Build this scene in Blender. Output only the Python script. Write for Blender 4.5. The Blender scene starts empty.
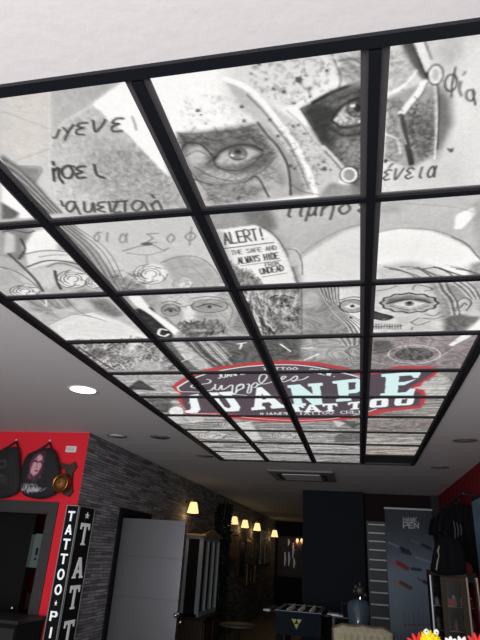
import bpy, bmesh, math, random
import numpy as np
from mathutils import Vector, Matrix
random.seed(7); rng = np.random.default_rng(7)
PI = math.pi
SC = bpy.context.scene
C = SC.collection

# ------------------------------------------------------------------ camera
F_PX = 526.34; PITCH = 0.41528; ROLL = 0.06308; YAW = -0.22941
CZ = 1.65                      # eye height
HC = CZ + 1.10524              # ceiling height
_cp, _sp = math.cos(PITCH), math.sin(PITCH)
_f = Vector((math.sin(YAW)*_cp, math.cos(YAW)*_cp, _sp))
_rt = Vector((math.cos(YAW), -math.sin(YAW), 0)); _up = _rt.cross(_f)
_r = math.cos(ROLL)*_rt + math.sin(ROLL)*_up
_u = -math.sin(ROLL)*_rt + math.cos(ROLL)*_up
cam = bpy.data.cameras.new('camera'); cam.sensor_fit = 'HORIZONTAL'; cam.sensor_width = 36
cam.lens = F_PX/480*36; cam.clip_start = 0.02; cam.clip_end = 100
co = bpy.data.objects.new('camera', cam); C.objects.link(co)
m = Matrix((( _r.x, _u.x, -_f.x, 0), (_r.y, _u.y, -_f.y, 0), (_r.z, _u.z, -_f.z, CZ), (0, 0, 0, 1)))
co.matrix_world = m; SC.camera = co

def ray(x, y): x = float(x); y = float(y); return (x-240)/F_PX*_r - (y-320)/F_PX*_u + _f
EYE = Vector((0, 0, CZ))
def at_y(x, y, Y): d = ray(x, y); return EYE + d*(Y/d.y)
def at_x(x, y, X): d = ray(x, y); return EYE + d*(X/d.x)
def at_z(x, y, Z): d = ray(x, y); return EYE + d*((Z-CZ)/d.z)

# ------------------------------------------------------------------ light
SC.view_settings.view_transform = 'Standard'; SC.view_settings.look = 'None'
SC.view_settings.gamma = 1; SC.view_settings.use_curve_mapping = False
SC.view_settings.exposure = 0.0
w = bpy.data.worlds.new('world'); SC.world = w; w.use_nodes = True
w.node_tree.nodes['Background'].inputs[0].default_value = (0.75, 0.86, 1, 1)
w.node_tree.nodes['Background'].inputs[1].default_value = 0.6

def area(name, loc, rot, sx, sy, power, col=(1, 1, 1)):
    l = bpy.data.lights.new(name, 'AREA'); l.shape = 'RECTANGLE'; l.size = sx; l.size_y = sy
    l.energy = power; l.color = col
    o = bpy.data.objects.new(name, l); C.objects.link(o); o.location = loc; o.rotation_euler = rot
    return o
# daylight entering through the glazed shop front behind the photographer
area('shopfront_daylight', (-1.2, -1.62, 1.2), (math.radians(90+14), 0, 0), 4.6, 2.1, 228, (1, 0.985, 0.97))

# ------------------------------------------------------------------ helpers
def lin(c):
    c = c/255.0
    return c/12.92 if c <= 0.04045 else ((c+0.055)/1.055)**2.4
def rgb(r, g, b): return (lin(r), lin(g), lin(b), 1)
MATS = {}
def mat(name, col, rough=0.6, metal=0.0, bump=0.0, bscale=40, emis=None, es=0.0, var=0.0, spec=0.5, trans=0.0, coat=0.0):
    if name in MATS: return MATS[name]
    m = bpy.data.materials.new(name); m.use_nodes = True; nt = m.node_tree; p = nt.nodes['Principled BSDF']
    p.inputs['Base Color'].default_value = col; p.inputs['Roughness'].default_value = rough
    p.inputs['Metallic'].default_value = metal; p.inputs['Specular IOR Level'].default_value = spec
    p.inputs['Transmission Weight'].default_value = trans; p.inputs['Coat Weight'].default_value = coat
    tc = nt.nodes.new('ShaderNodeTexCoord'); nz = nt.nodes.new('ShaderNodeTexNoise')
    nz.inputs['Scale'].default_value = bscale; nz.inputs['Detail'].default_value = 4
    nt.links.new(tc.outputs['Object'], nz.inputs['Vector'])
    if var > 0:
        mx = nt.nodes.new('ShaderNodeMixRGB'); mx.blend_type = 'MULTIPLY'; mx.inputs[0].default_value = var
        mx.inputs[1].default_value = col; nt.links.new(nz.outputs['Fac'], mx.inputs[2])
        nt.links.new(mx.outputs[0], p.inputs['Base Color'])
    if bump > 0:
        b = nt.nodes.new('ShaderNodeBump'); b.inputs['Strength'].default_value = bump; b.inputs['Distance'].default_value = 0.01
        nt.links.new(nz.outputs['Fac'], b.inputs['Height']); nt.links.new(b.outputs[0], p.inputs['Normal'])
    if emis:
        p.inputs['Emission Color'].default_value = emis; p.inputs['Emission Strength'].default_value = es
    MATS[name] = m; return m

def tag(o, label=None, cat=None, group=None, kind=None):
    if label: o['label'] = label
    if cat: o['category'] = cat
    if group: o['group'] = group
    if kind: o['kind'] = kind
    return o
def thing(name, label, cat, loc=(0, 0, 0), rz=0, group=None):
    o = bpy.data.objects.new(name, None); C.objects.link(o); o.location = loc; o.rotation_euler = (0, 0, rz)
    o.empty_display_size = 0.05
    return tag(o, label, cat, group)
def copy_tree(o, parent=None):
    c = o.copy(); C.objects.link(c)
    if parent: c.parent = parent
    for ch in list(o.children): copy_tree(ch, c)
    return c

class MB:
    """collects shapes into one mesh"""
    def __init__(s): s.v = []; s.f = []; s.sm = []
    def add(s, vs, fs, smooth=False):
        n = len(s.v); s.v += [tuple(v) for v in vs]; s.f += [tuple(i+n for i in f) for f in fs]; s.sm += [smooth]*len(fs); return s
    def box(s, x0, x1, y0, y1, z0, z1, bev=0.0):
        x0, x1 = min(x0, x1), max(x0, x1); y0, y1 = min(y0, y1), max(y0, y1); z0, z1 = min(z0, z1), max(z0, z1)
        if bev <= 0:
            vs = [(x, y, z) for z in (z0, z1) for y in (y0, y1) for x in (x0, x1)]
            return s.add(vs, [(0, 2, 3, 1), (4, 5, 7, 6), (0, 1, 5, 4), (2, 6, 7, 3), (0, 4, 6, 2), (1, 3, 7, 5)])
        bm = bmesh.new(); bmesh.ops.create_cube(bm, size=1)
        for v in bm.verts: v.co = Vector(((x0+x1)/2+v.co.x*(x1-x0), (y0+y1)/2+v.co.y*(y1-y0), (z0+z1)/2+v.co.z*(z1-z0)))
        bmesh.ops.bevel(bm, geom=bm.edges[:], offset=min(bev, (x1-x0)*.45, (y1-y0)*.45, (z1-z0)*.45), segments=3, profile=0.5, affect='EDGES')
        return s.bm(bm)
    def bm(s, bm, mtx=None, smooth=False):
        if mtx: bm.transform(mtx)
        bm.verts.index_update()
        s.add([v.co.copy() for v in bm.verts], [[v.index for v in f.verts] for f in bm.faces], smooth); bm.free(); return s
    def bar(s, a, b, w, h, up=(0, 0, 1)):
        a, b = Vector(a), Vector(b); d = (b-a).normalized(); up = Vector(up)
        if abs(d.dot(up)) > .99: up = Vector((1, 0, 0))
        x = d.cross(up).normalized()*w/2; y = x.cross(d).normalized()*h/2
        vs = [p+sx*x+sy*y for p in (a, b) for sy in (-1, 1) for sx in (-1, 1)]
        return s.add(vs, [(0, 1, 3, 2), (4, 6, 7, 5), (0, 4, 5, 1), (2, 3, 7, 6), (0, 2, 6, 4), (1, 5, 7, 3)])
    def tube(s, pts, r, n=10, cap=True):
        pts = [Vector(p) for p in pts]; k = len(pts); rs = r if isinstance(r, (list, tuple)) else [r]*k
        vs = []; prev = None
        for i, p in enumerate(pts):
            d = (pts[min(i+1, k-1)]-pts[max(i-1, 0)]).normalized()
            x = prev if prev else d.orthogonal().normalized()
            x = (x-d*x.dot(d)).normalized(); prev = x; y = d.cross(x)
            vs += [p+rs[i]*(math.cos(2*PI*j/n)*x+math.sin(2*PI*j/n)*y) for j in range(n)]
        fs = [(i*n+j, i*n+(j+1) % n, (i+1)*n+(j+1) % n, (i+1)*n+j) for i in range(k-1) for j in range(n)]
        s.add(vs, fs, True)
        if cap: s.add(vs[:n], [tuple(range(n-1, -1, -1))]); s.add(vs[-n:], [tuple(range(n))])
        return s
    def lathe(s, prof, n=24, c=(0, 0, 0), axis='z', smooth=True):
        vs = []
        for r, h in prof:
            for j in range(n):
                a = 2*PI*j/n; x, y = r*math.cos(a), r*math.sin(a)
                p = {'z': (x, y, h), 'y': (x, h, y), 'x': (h, x, y)}[axis]
                vs.append((p[0]+c[0], p[1]+c[1], p[2]+c[2]))
        k = len(prof)
        fs = [(i*n+j, i*n+(j+1) % n, (i+1)*n+(j+1) % n, (i+1)*n+j) for i in range(k-1) for j in range(n)]
        if prof[0][0] > 1e-5: fs.append(tuple(range(n-1, -1, -1)))
        if prof[-1][0] > 1e-5: fs.append(tuple((k-1)*n+j for j in range(n)))
        return s.add(vs, fs, smooth)
    def ball(s, c, r, sc=(1, 1, 1), n=16):
        bm = bmesh.new(); bmesh.ops.create_uvsphere(bm, u_segments=n, v_segments=n//2+2, radius=r)
        return s.bm(bm, Matrix.Translation(c) @ Matrix.Diagonal((sc[0], sc[1], sc[2], 1)), True)
    def prism(s, poly, axis, a0, a1):
        n = len(poly)
        def P(p, a): return {'x': (a, p[0], p[1]), 'y': (p[0], a, p[1]), 'z': (p[0], p[1], a)}[axis]
        vs = [P(p, a0) for p in poly]+[P(p, a1) for p in poly]
        return s.add(vs, [tuple(range(n)), tuple(range(2*n-1, n-1, -1))]+[(i, i+n, (i+1) % n+n, (i+1) % n) for i in range(n)])
    def build(s, name, m, parent=None, col=None):
        me = bpy.data.meshes.new(name); me.from_pydata(s.v, [], s.f); me.update()
        me.polygons.foreach_set('use_smooth', s.sm)
        if col is not None:
            a = me.color_attributes.new('print', 'FLOAT_COLOR', 'POINT'); a.data.foreach_set('color', np.asarray(col, np.float32).ravel())
        bm = bmesh.new(); bm.from_mesh(me)
        if len(bm.faces) < 30000: bmesh.ops.recalc_face_normals(bm, faces=bm.faces[:])
        bm.to_mesh(me); bm.free()
        me.materials.append(m); o = bpy.data.objects.new(name, me); C.objects.link(o)
        if parent: o.parent = parent
        return o
def struct(name, mb, m): return tag(mb.build(name, m), kind='structure')
def print_mat(name, emit=False, rough=0.7, strength=1.0):
    m = bpy.data.materials.new(name); m.use_nodes = True; nt = m.node_tree; p = nt.nodes['Principled BSDF']
    a = nt.nodes.new('ShaderNodeAttribute'); a.attribute_name = 'print'
    if emit:
        p.inputs['Base Color'].default_value = (0.02, 0.02, 0.02, 1); p.inputs['Roughness'].default_value = 0.35
        nt.links.new(a.outputs['Color'], p.inputs['Emission Color']); p.inputs['Emission Strength'].default_value = strength
    else:
        nt.links.new(a.outputs['Color'], p.inputs['Base Color']); p.inputs['Roughness'].default_value = rough
    return m

# ------------------------------------------------------------------ a small painter for prints (colour attributes of dense meshes)
def blur1(a, s):
    r = max(1, int(3*s)); k = np.exp(-np.arange(-r, r+1)**2/(2*s*s)); k /= k.sum()
    a = np.pad(a, r, mode='edge')
    a = sum(k[i]*a[i:a.shape[0]-2*r+i, :] for i in range(2*r+1))
    return sum(k[i]*a[:, i:a.shape[1]-2*r+i] for i in range(2*r+1))
def smooth(pts, n=8, closed=False):
    P = [np.array(p, float) for p in pts]
    if len(P) < 3: return np.array(P)
    Q = [P[-1]]+P+[P[0], P[1]] if closed else [2*P[0]-P[1]]+P+[2*P[-1]-P[-2]]
    out = []
    for i in range(1, len(Q)-2):
        for t in np.arange(n)/n:
            out.append(.5*(2*Q[i]+(Q[i+1]-Q[i-1])*t+(2*Q[i-1]-5*Q[i]+4*Q[i+1]-Q[i+2])*t*t+(3*Q[i]-Q[i-1]-3*Q[i+1]+Q[i+2])*t**3))
    out.append(P[0] if closed else P[-1])
    return np.array(out)
class Canvas:
    def __init__(s, w, h, res, to, base=200):
        s.W = int(round(w/res)); s.H = int(round(h/res)); s.res = res; s.to = to
        s.a = np.ones((s.H, s.W, 3))*np.array(base, float)
    def conv(s, pts): return np.array([s.to(p[0], p[1]) for p in pts])/s.res
    def scale(s, p):                       # canvas pixels per author unit
        a = s.conv([(p[0]-.5, p[1]), (p[0]+.5, p[1])]); return float(np.hypot(*(a[1]-a[0])))
    def comp(s, m, x0, y0, tone, al):
        tone = np.array(tone if isinstance(tone, (tuple, list)) else (tone,)*3, float)
        h, w = m.shape; sub = s.a[y0:y0+h, x0:x0+w]; k = (m*al)[..., None]; sub += (tone-sub)*k
    def patch(s, q, pad):
        x0 = max(0, int(q[:, 0].min()-pad)); x1 = min(s.W, int(q[:, 0].max()+pad)+2)
        y0 = max(0, int(q[:, 1].min()-pad)); y1 = min(s.H, int(q[:, 1].max()+pad)+2)
        return x0, x1, y0, y1
    def poly(s, contours, tone, al=1.0, blur=0.4, smoothed=False):
        if not isinstance(contours[0][0], (tuple, list, np.ndarray)): contours = [contours]
        cs = [s.conv(smooth(c, 6, True) if smoothed else c) for c in contours]
        allp = np.vstack(cs); b = blur*s.scale(contours[0][0]); b = max(b, .45)
        x0, x1, y0, y1 = s.patch(allp, 3*b+1)
        if x1 <= x0 or y1 <= y0: return
        yy, xx = np.mgrid[y0:y1, x0:x1]; ins = np.zeros(xx.shape, bool)
        for q in cs:
            n = len(q)
            for i in range(n):
                ax, ay = q[i]; bx, by = q[(i+1) % n]
                if ay == by: continue
                c = ((ay > yy) != (by > yy)) & (xx < (bx-ax)*(yy-ay)/(by-ay)+ax); ins ^= c
        s.comp(blur1(ins.astype(float), b), x0, y0, tone, al)
    def line(s, pts, w, tone, al=1.0, soft=0.5, closed=False, sm=True, n=6):
        q = smooth(pts, n, closed) if sm else np.array(list(pts)+([pts[0]] if closed else []), float)
        sc = s.scale(pts[len(pts)//2]); q = s.conv(q); hw = max(w*sc/2, .5); sf = max(soft*sc, .6)
        x0, x1, y0, y1 = s.patch(q, hw+sf+1)
        if x1 <= x0 or y1 <= y0: return
        D = np.full((y1-y0, x1-x0), 1e9)
        for i in range(len(q)-1):
            a, b = q[i], q[i+1]; u0, u1, v0, v1 = s.patch(np.array([a, b]), hw+sf+1)
            if u1 <= u0 or v1 <= v0: continue
            yy, xx = np.mgrid[v0:v1, u0:u1]; d = b-a; L = d@d+1e-9
            t = np.clip(((xx-a[0])*d[0]+(yy-a[1])*d[1])/L, 0, 1)
            dd = np.hypot(xx-a[0]-t*d[0], yy-a[1]-t*d[1]); sub = D[v0-y0:v1-y0, u0-x0:u1-x0]; np.minimum(sub, dd, out=sub)
        s.comp(np.clip((hw+sf-D)/(2*sf), 0, 1)*(D < 1e8), x0, y0, tone, al)
    def ell(s, cx, cy, rx, ry, tone, al=1.0, blur=0.5, rot=0):
        s.poly(ellp(cx, cy, rx, ry, rot), tone, al, blur)
    def ring(s, cx, cy, rx, ry, w, tone, al=1.0, rot=0, soft=.5): s.line(ellp(cx, cy, rx, ry, rot, 20), w, tone, al, soft, True)
    def scrib(s, pts, n, L, tone, al=.4, w=.8, ang=0, spread=.5, curve=.25):
        """n short pencil strokes inside a polygon"""
        P = np.array(pts, float); lo, hi = P.min(0), P.max(0); k = 0; tries = 0
        while k < n and tries < n*20:
            tries += 1; c = lo+rng.random(2)*(hi-lo); ins = False
            for i in range(len(P)):
                a, b = P[i], P[(i+1) % len(P)]
                if (a[1] > c[1]) != (b[1] > c[1]) and c[0] < (b[0]-a[0])*(c[1]-a[1])/(b[1]-a[1])+a[0]: ins = not ins
            if not ins: continue
            k += 1; t = ang+rng.normal()*spread; l = L*(.5+rng.random()); d = np.array([math.cos(t), -math.sin(t)])*l/2
            nrm = np.array([d[1], -d[0]])*rng.normal()*curve
            s.line([c-d, c+nrm, c+d], w*(.6+.8*rng.random()), tone, al*(.5+.5*rng.random()), .6, n=3)
    def txt(s, st, p0, p1, up, w, tone, al=1.0, gl=None, soft=.5):
        """stroke letters between two baseline points"""
        p0 = np.array(p0, float); p1 = np.array(p1, float); up = np.array(up, float); n = len(st); adv = (p1-p0)/n
        for i, ch in enumerate(st):
            for stx in (gl or GLYPH).get(ch, []):
                q = [p0+adv*(i+.08+.74*x)+up*y for x, y in stx]
                s.line(q, w, tone, al, soft, sm=(len(q) > 2 and ch in ROUND), n=4)
def ellp(cx, cy, rx, ry, rot=0, n=28):
    c, s_ = math.cos(rot), math.sin(rot)
    return [(cx+rx*math.cos(t)*c-ry*math.sin(t)*s_, cy+rx*math.cos(t)*s_+ry*math.sin(t)*c) for t in [2*PI*i/n for i in range(n)]]
ROUND = set('OSCGUJDBPRogsaenqhufmv0368')
GLYPH = {
 'A': [[(0, 0), (.5, 1), (1, 0)], [(.2, .35), (.8, .35)]], 'B': [[(0, 0), (0, 1), (.7, .95), (.7, .55), (0, .5), (.9, .4), (.8, 0), (0, 0)]],
 'C': [[(1, .8), (.5, 1), (0, .5), (.5, 0), (1, .2)]], 'D': [[(0, 0), (0, 1), (.6, .95), (1, .5), (.6, .05), (0, 0)]],
 'E': [[(1, 1), (0, 1), (0, 0), (1, 0)], [(0, .5), (.8, .5)]], 'F': [[(1, 1), (0, 1), (0, 0)], [(0, .5), (.8, .5)]],
 'H': [[(0, 0), (0, 1)], [(1, 0), (1, 1)], [(0, .5), (1, .5)]], 'I': [[(.5, 0), (.5, 1)]], 'J': [[(.9, 1), (.9, .3), (.5, 0), (.1, .2)]],
 'K': [[(0, 0), (0, 1)], [(1, 1), (0, .45), (1, 0)]], 'L': [[(0, 1), (0, 0), (.9, 0)]], 'M': [[(0, 0), (0, 1), (.5, .3), (1, 1), (1, 0)]],
 'N': [[(0, 0), (0, 1), (1, 0), (1, 1)]], 'O': [[(.5, 1), (0, .5), (.5, 0), (1, .5), (.5, 1)]], 'P': [[(0, 0), (0, 1), (.9, .95), (.9, .5), (0, .45)]],
 'R': [[(0, 0), (0, 1), (.9, .95), (.9, .55), (0, .5)], [(.3, .5), (1, 0)]], 'S': [[(1, .85), (.5, 1), (.05, .75), (.95, .3), (.5, 0), (0, .15)]],
 'T': [[(0, 1), (1, 1)], [(.5, 1), (.5, 0)]], 'U': [[(0, 1), (0, .3), (.5, 0), (1, .3), (1, 1)]], 'W': [[(0, 1), (.25, 0), (.5, .7), (.75, 0), (1, 1)]],
 'V': [[(0, 1), (.5, 0), (1, 1)]], 'Y': [[(0, 1), (.5, .5), (1, 1)], [(.5, .5), (.5, 0)]], '!': [[(.5, 1), (.5, .3)], [(.5, .08), (.5, 0)]], '.': [[(.5, .08), (.5, 0)]],
 # lower case greek strokes
 'g': [[(0, 1), (.3, .9), (.5, .2)], [(1, 1), (.5, .2), (.25, -.4)]], 'e': [[(.95, .85), (.5, 1), (.1, .75), (.6, .52), (.1, .25), (.5, 0), (.95, .15)]],
 'v': [[(.05, 1), (.3, 0), (1, 1)]], 'i': [[(.5, 1), (.5, .2), (.7, 0)]], 'q': [[(.5, 1), (.5, .2), (.7, 0)], [(.5, 1.2), (.75, 1.5)]],
 'h': [[(.1, .9), (.15, 0)], [(.15, .6), (.6, 1), (.9, .7), (.9, -.4)], [(.5, 1.2), (.75, 1.5)]], 's': [[(1, 1), (.45, 1), (0, .5), (.4, 0), (.8, .4), (.45, 1)]],
 'a': [[(.9, 1), (.75, .2), (.35, 0), (.05, .45), (.4, 1), (.8, .6), (1, 0)]], 'm': [[(0, -.4), (.1, 1)], [(.05, .3), (.35, 0), (.8, .3), (.85, 1)], [(.85, .3), (1, 0)]],
 'p': [[(0, 1), (1, 1)], [(.25, 1), (.2, 0)], [(.75, 1), (.8, 0)]], 't': [[(0, 1), (1, 1)], [(.5, 1), (.5, .15), (.75, 0)]],
 'u': [[(0, 1), (.1, .2), (.5, 0), (.9, .5), (.9, 1)]], 'f': [[(.5, 1), (0, .5), (.5, 0), (1, .5), (.5, 1)], [(.5, 1.5), (.5, -.5)]],
 'Z': [[(1, 1), (0, 1), (.6, .5), (0, 0), (1, 0)]], 'o': [[(.5, 1), (0, .5), (.5, 0), (1, .5), (.5, 1)]], 'b': [[(.9, .9), (.5, 1), (.1, .75), (.6, .52), (.1, .25), (.5, 0), (.9, .1)], [(.5, 1.2), (.8, 1.5)]]}

# ------------------------------------------------------------------ the backlit ceiling mural
MX0, MY0, T = -1.72672, 0.88926, 0.6          # corner of the panel grid, panel size
RES = 0.004
def mural_xy(px, py):
    p = at_z(px, py, HC); return (p.x-MX0, p.y-MY0)
cv = Canvas(2.4, 6.0, RES, mural_xy, 192)
# soft cloudy ground of the print
nz = rng.random((cv.H//20+3, cv.W//20+3)); yy, xx = np.mgrid[0:cv.H, 0:cv.W]
fx, fy = xx/20.0, yy/20.0; ix, iy = fx.astype(int), fy.astype(int); tx, ty = fx-ix, fy-iy
cloud = (nz[iy, ix]*(1-tx)+nz[iy, ix+1]*tx)*(1-ty)+(nz[iy+1, ix]*(1-tx)+nz[iy+1, ix+1]*tx)*ty
cv.a += (blur1(cloud, 6)-.5)[..., None]*45
P, L, E, R_, S, X = cv.poly, cv.line, cv.ell, cv.ring, cv.scrib, cv.txt

# --- first row, left: corner with fabric
P([(0, 150), (40, 222), (0, 222)], 236, 1, 2)
P([(0, 203), (18, 214), (14, 222), (0, 222)], 120, .9, 1.5)
# --- first row, second panel: head with greek lettering
P([(0, 90), (150, 78), (200, 212), (40, 214), (-10, 150)], 201, 1, 2)
P([(0, 90), (55, 84), (50, 150), (30, 165), (0, 150)], (214, 209, 205), .8, 8)
P([(50, 88), (120, 80), (92, 106), (62, 128), (50, 145)], 188, .8, 4)
HEAD = [(90, 107), (66, 122), (54, 137), (48, 152), (48, 172), (52, 190), (62, 214), (196, 210), (170, 172), (135, 130), (110, 112)]
P(HEAD, 200, .9, 1.5)
P([(80, 140), (120, 140), (160, 170), (192, 208), (120, 212), (75, 190)], 176, .8, 8)
P([(52, 140), (75, 125), (80, 150), (60, 170), (50, 165)], 196, .6, 5)
S(HEAD, 700, 4, 140, .25, .9, .7, 1.2); S(HEAD, 500, 3.5, 232, .3, .9, .7, 1.2)
S([(90, 150), (150, 155), (185, 205), (110, 210)], 420, 4, 115, .25, .9, .4, 1)
L([(90, 107), (62, 124), (50, 143), (48, 165), (54, 195)], 1.2, 225, .7, 1)
P([(90, 106), (126, 79), (137, 78), (150, 118), (168, 178), (150, 160), (128, 136), (108, 122), (100, 112)], 247, 1, 1.2)  # white wedge: backlight coming through, painted in as print tone
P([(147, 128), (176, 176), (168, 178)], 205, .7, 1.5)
P([(0, 155), (22, 170), (62, 214), (46, 216), (0, 176)], 140, .85, 1.5)
for k in range(9): L([(-2, 158+k*3), (20, 172+k*3), (60-k*2, 214)], .9, 215 if k % 2 else 95, .6, .5)
P([(13, 167), (40, 169), (35, 184), (24, 176)], 150, .8, 1.5)
L([(13, 167), (40, 169), (33, 184)], 1, 120, .5, .6)
# faint planes behind the head
L([(0, 112), (48, 130)], .8, 180, .6, 1); L([(5, 165), (48, 150)], .8, 175, .6, 1); L([(48, 84), (48, 140)], .8, 225, .5, 1)
L([(52, 139), (55, 138), (58, 131)], 2.6, 96, .9, .5)
for pts in ([(62, 129), (65, 132), (66, 134)], [(72, 126), (66, 135), (63.5, 141)],
            [(86, 124), (79, 124.5), (76, 127.5), (82, 129), (76, 131), (75.5, 135), (83, 136)],
            [(92, 122), (94, 133), (100, 128), (104, 121)],
            [(122, 119.5), (115, 120), (111, 124), (118, 125), (111, 128), (112, 132.5), (121, 132)]): L(pts, 2.5, 92, .9, .5)
L([(131, 118), (134, 126), (135, 131)], 2, 150, .8, .5); L([(145, 118), (148, 128)], 2, 165, .8, .5)
for pts in ([(52, 163), (52.5, 166)], [(52, 170), (53, 182)], [(53, 172), (57, 169), (58, 178), (62, 184)],
            [(72, 167.5), (66, 167), (61, 171), (63, 178), (69, 179), (72, 173), (69, 168)],
            [(84, 167.5), (78, 168), (75.5, 170.5), (81, 173), (75.5, 175.5), (77, 179), (84, 178.5)],
            [(93, 166), (96, 176), (103, 179)]): L(pts, 3.2, 92, .9, .5)
for pts in ([(60, 202), (62, 207)], [(74, 203), (68, 203), (65, 208), (69, 213), (74, 207), (73, 203), (79, 215)], [(83, 203), (84, 212), (90, 212), (92, 204), (94, 213)],
            [(104, 203), (98, 204), (97, 207), (102, 208), (97, 211), (104, 213)], [(108, 203), (110, 213)], [(116, 203), (113, 213), (120, 213)], [(112, 203), (126, 202)], [(124, 203), (124, 213)],
            [(142, 203), (135, 202), (131, 207), (135, 212), (141, 208), (142, 203), (147, 212)], [(150, 205), (153, 211)], [(151, 206), (156, 202), (160, 208), (162, 214)], [(151, 196), (153, 199)]): L(pts, 2.8, 100, .85, .5)
# --- first row, third panel: helmeted face
P([(140, 72), (382, 42), (376, 200), (196, 212)], 242, 1, 1)
P([(222, 60), (380, 40), (380, 130), (300, 112), (262, 120), (226, 132)], 216, .9, 10)
P([(176, 135), (262, 122), (310, 196), (196, 212)], 186, .95, 2)
P([(176, 134), (195, 135), (232, 131), (255, 126), (272, 150), (284, 185), (250, 196), (215, 190), (196, 180), (180, 155)], 132, .85, 4)
S([(178, 136), (255, 128), (275, 155), (262, 170), (185, 165)], 350, 8, 80, .35, .8, 0, .5)
P([(186, 150), (200, 146), (208, 154), (203, 164), (192, 170), (185, 160)], 205, .8, 3)
P([(195, 168), (220, 172), (252, 176), (276, 160), (280, 190), (240, 186), (205, 182)], 192, .8, 3)
P([(214, 163), (222, 153), (236, 149), (250, 149), (257, 153), (246, 163), (232, 167), (220, 167)], 184, .9, 1.4)
E(237, 155, 9, 6.5, 130, .9, 1.2); R_(237, 155, 8.5, 6, 1.6, 82, .8, 0, .7); E(237, 153, 3.6, 2.6, 66, .85, .9); E(231.5, 156.5, 2.2, 1.3, 228, .8, .7); E(242, 158, 3, 1.5, 190, .6, .8); P([(212, 156), (222, 146), (240, 142), (258, 148), (262, 153), (250, 150), (236, 149), (222, 153)], 120, .8, 1.2)
for pts, t, w_ in (([(180, 152), (186, 144), (200, 146), (212, 158), (216, 168), (236, 172), (252, 165), (262, 155)], 85, 2),
                   ([(213, 160), (222, 151), (238, 146), (252, 147), (262, 152)], 70, 2.4), ([(216, 168), (235, 175), (255, 166), (267, 156)], 100, 1.4),
                   ([(194, 168), (212, 178), (238, 182), (262, 172), (274, 158)], 110, 1.6), ([(192, 180), (214, 186), (244, 183), (256, 178), (268, 198)], 90, 2.2),
                   ([(186, 168), (196, 180), (206, 192), (214, 204)], 110, 1.5), ([(176, 134), (195, 135), (232, 131), (254, 126)], 110, 1.2),
                   ([(190, 133), (194, 128)], 130, 1), ([(184, 158), (196, 152), (206, 156)], 120, 1.2)): L(pts, w_, t, .75, .6)
P([(200, 184), (250, 184), (262, 200), (210, 206)], 170, .7, 2); S([(200, 184), (250, 184), (262, 200), (210, 206)], 160, 7, 100, .3, .8, .2, .5)
S([(196, 166), (270, 160), (280, 182), (205, 182)], 140, 10, 120, .35, .7, 0, .8)
# nose guard
P([(222, 78), (258, 100), (290, 118), (313, 130), (346, 176), (330, 192), (316, 197), (288, 196), (286, 165), (262, 130), (240, 108)], 196, .9, 2)
P([(258, 118), (276, 138), (296, 165), (306, 196), (290, 196), (286, 165), (272, 142)], 160, .8, 2)
L([(224, 80), (244, 88), (262, 104), (279, 125), (292, 142), (302, 160), (309, 176), (316, 197)], 5.5, 243, .95, .8)
L([(246, 96), (262, 112), (276, 130), (289, 147), (298, 165), (308, 190)], 1.4, 110, .7, .7)
L([(257, 124), (266, 136), (277, 148), (286, 164), (289, 178), (290, 196)], 2.6, 100, .85, .8)
L([(286, 112), (300, 124), (311, 140), (321, 150), (333, 162)], 1.2, 150, .6, .7)
# right eye in its opening
P([(300, 110), (313, 102), (332, 92), (348, 88), (380, 78), (380, 198), (352, 196), (346, 170), (326, 152), (313, 130)], 118, .95, 2)
P([(304, 112), (322, 106), (334, 112), (328, 130), (332, 145), (322, 146), (312, 130)], 78, .85, 3)
P([(340, 145), (366, 140), (366, 175), (352, 168)], 160, .7, 5)
P([(332, 121), (340, 111), (352, 103), (368, 100), (370, 120), (352, 126), (340, 127)], 208, .95, 1)
E(356, 110, 10, 8, 140, .9, 1); E(357, 109, 4, 4, 55, .9, .8); E(352, 107, 2, 1.6, 245, 1, .6); R_(356, 110, 10, 8, 1.4, 60, .8)
for pts, t, w_ in (([(312, 104), (328, 95), (345, 88), (368, 80)], 62, 4.5), ([(331, 121), (340, 109), (352, 101), (370, 98)], 50, 2.6),
                   ([(331, 122), (342, 129), (356, 127), (370, 121)], 60, 2), ([(330, 130), (345, 137), (368, 132)], 80, 3), ([(335, 104), (350, 95), (368, 91)], 90, 1.4),
                   ([(300, 110), (316, 103), (334, 93)], 80, 1.4), ([(300, 110), (313, 130), (326, 152)], 80, 1.6)): L(pts, w_, t, .8, .7)
S([(304, 110), (372, 84), (372, 190), (350, 180), (320, 140)], 450, 8, 60, .3, .8, .4, .5)
S([(335, 140), (370, 138), (370, 190), (350, 180)], 150, 6, 190, .3, .8, 1, .6)
L([(322, 148), (334, 160), (344, 172)], 5, 200, .95, .6); L([(324, 152), (336, 165), (342, 172)], 1, 110, .8, .5)
E(348.5, 176, 8, 7.2, 165, .9, .6); R_(348.5, 176, 7.2, 6.6, 2.4, 240, 1); R_(348.5, 176, 9, 8.3, .8, 80, .7)
L([(362, 138), (364, 150), (361, 170), (364, 186)], 2, 220, .7, 1); P([(318, 197), (330, 184), (352, 186), (372, 192), (372, 200), (318, 201)], 150, .8, 2)
L([(289, 184), (300, 192), (318, 196)], 1, 120, .7, .8)
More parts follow.
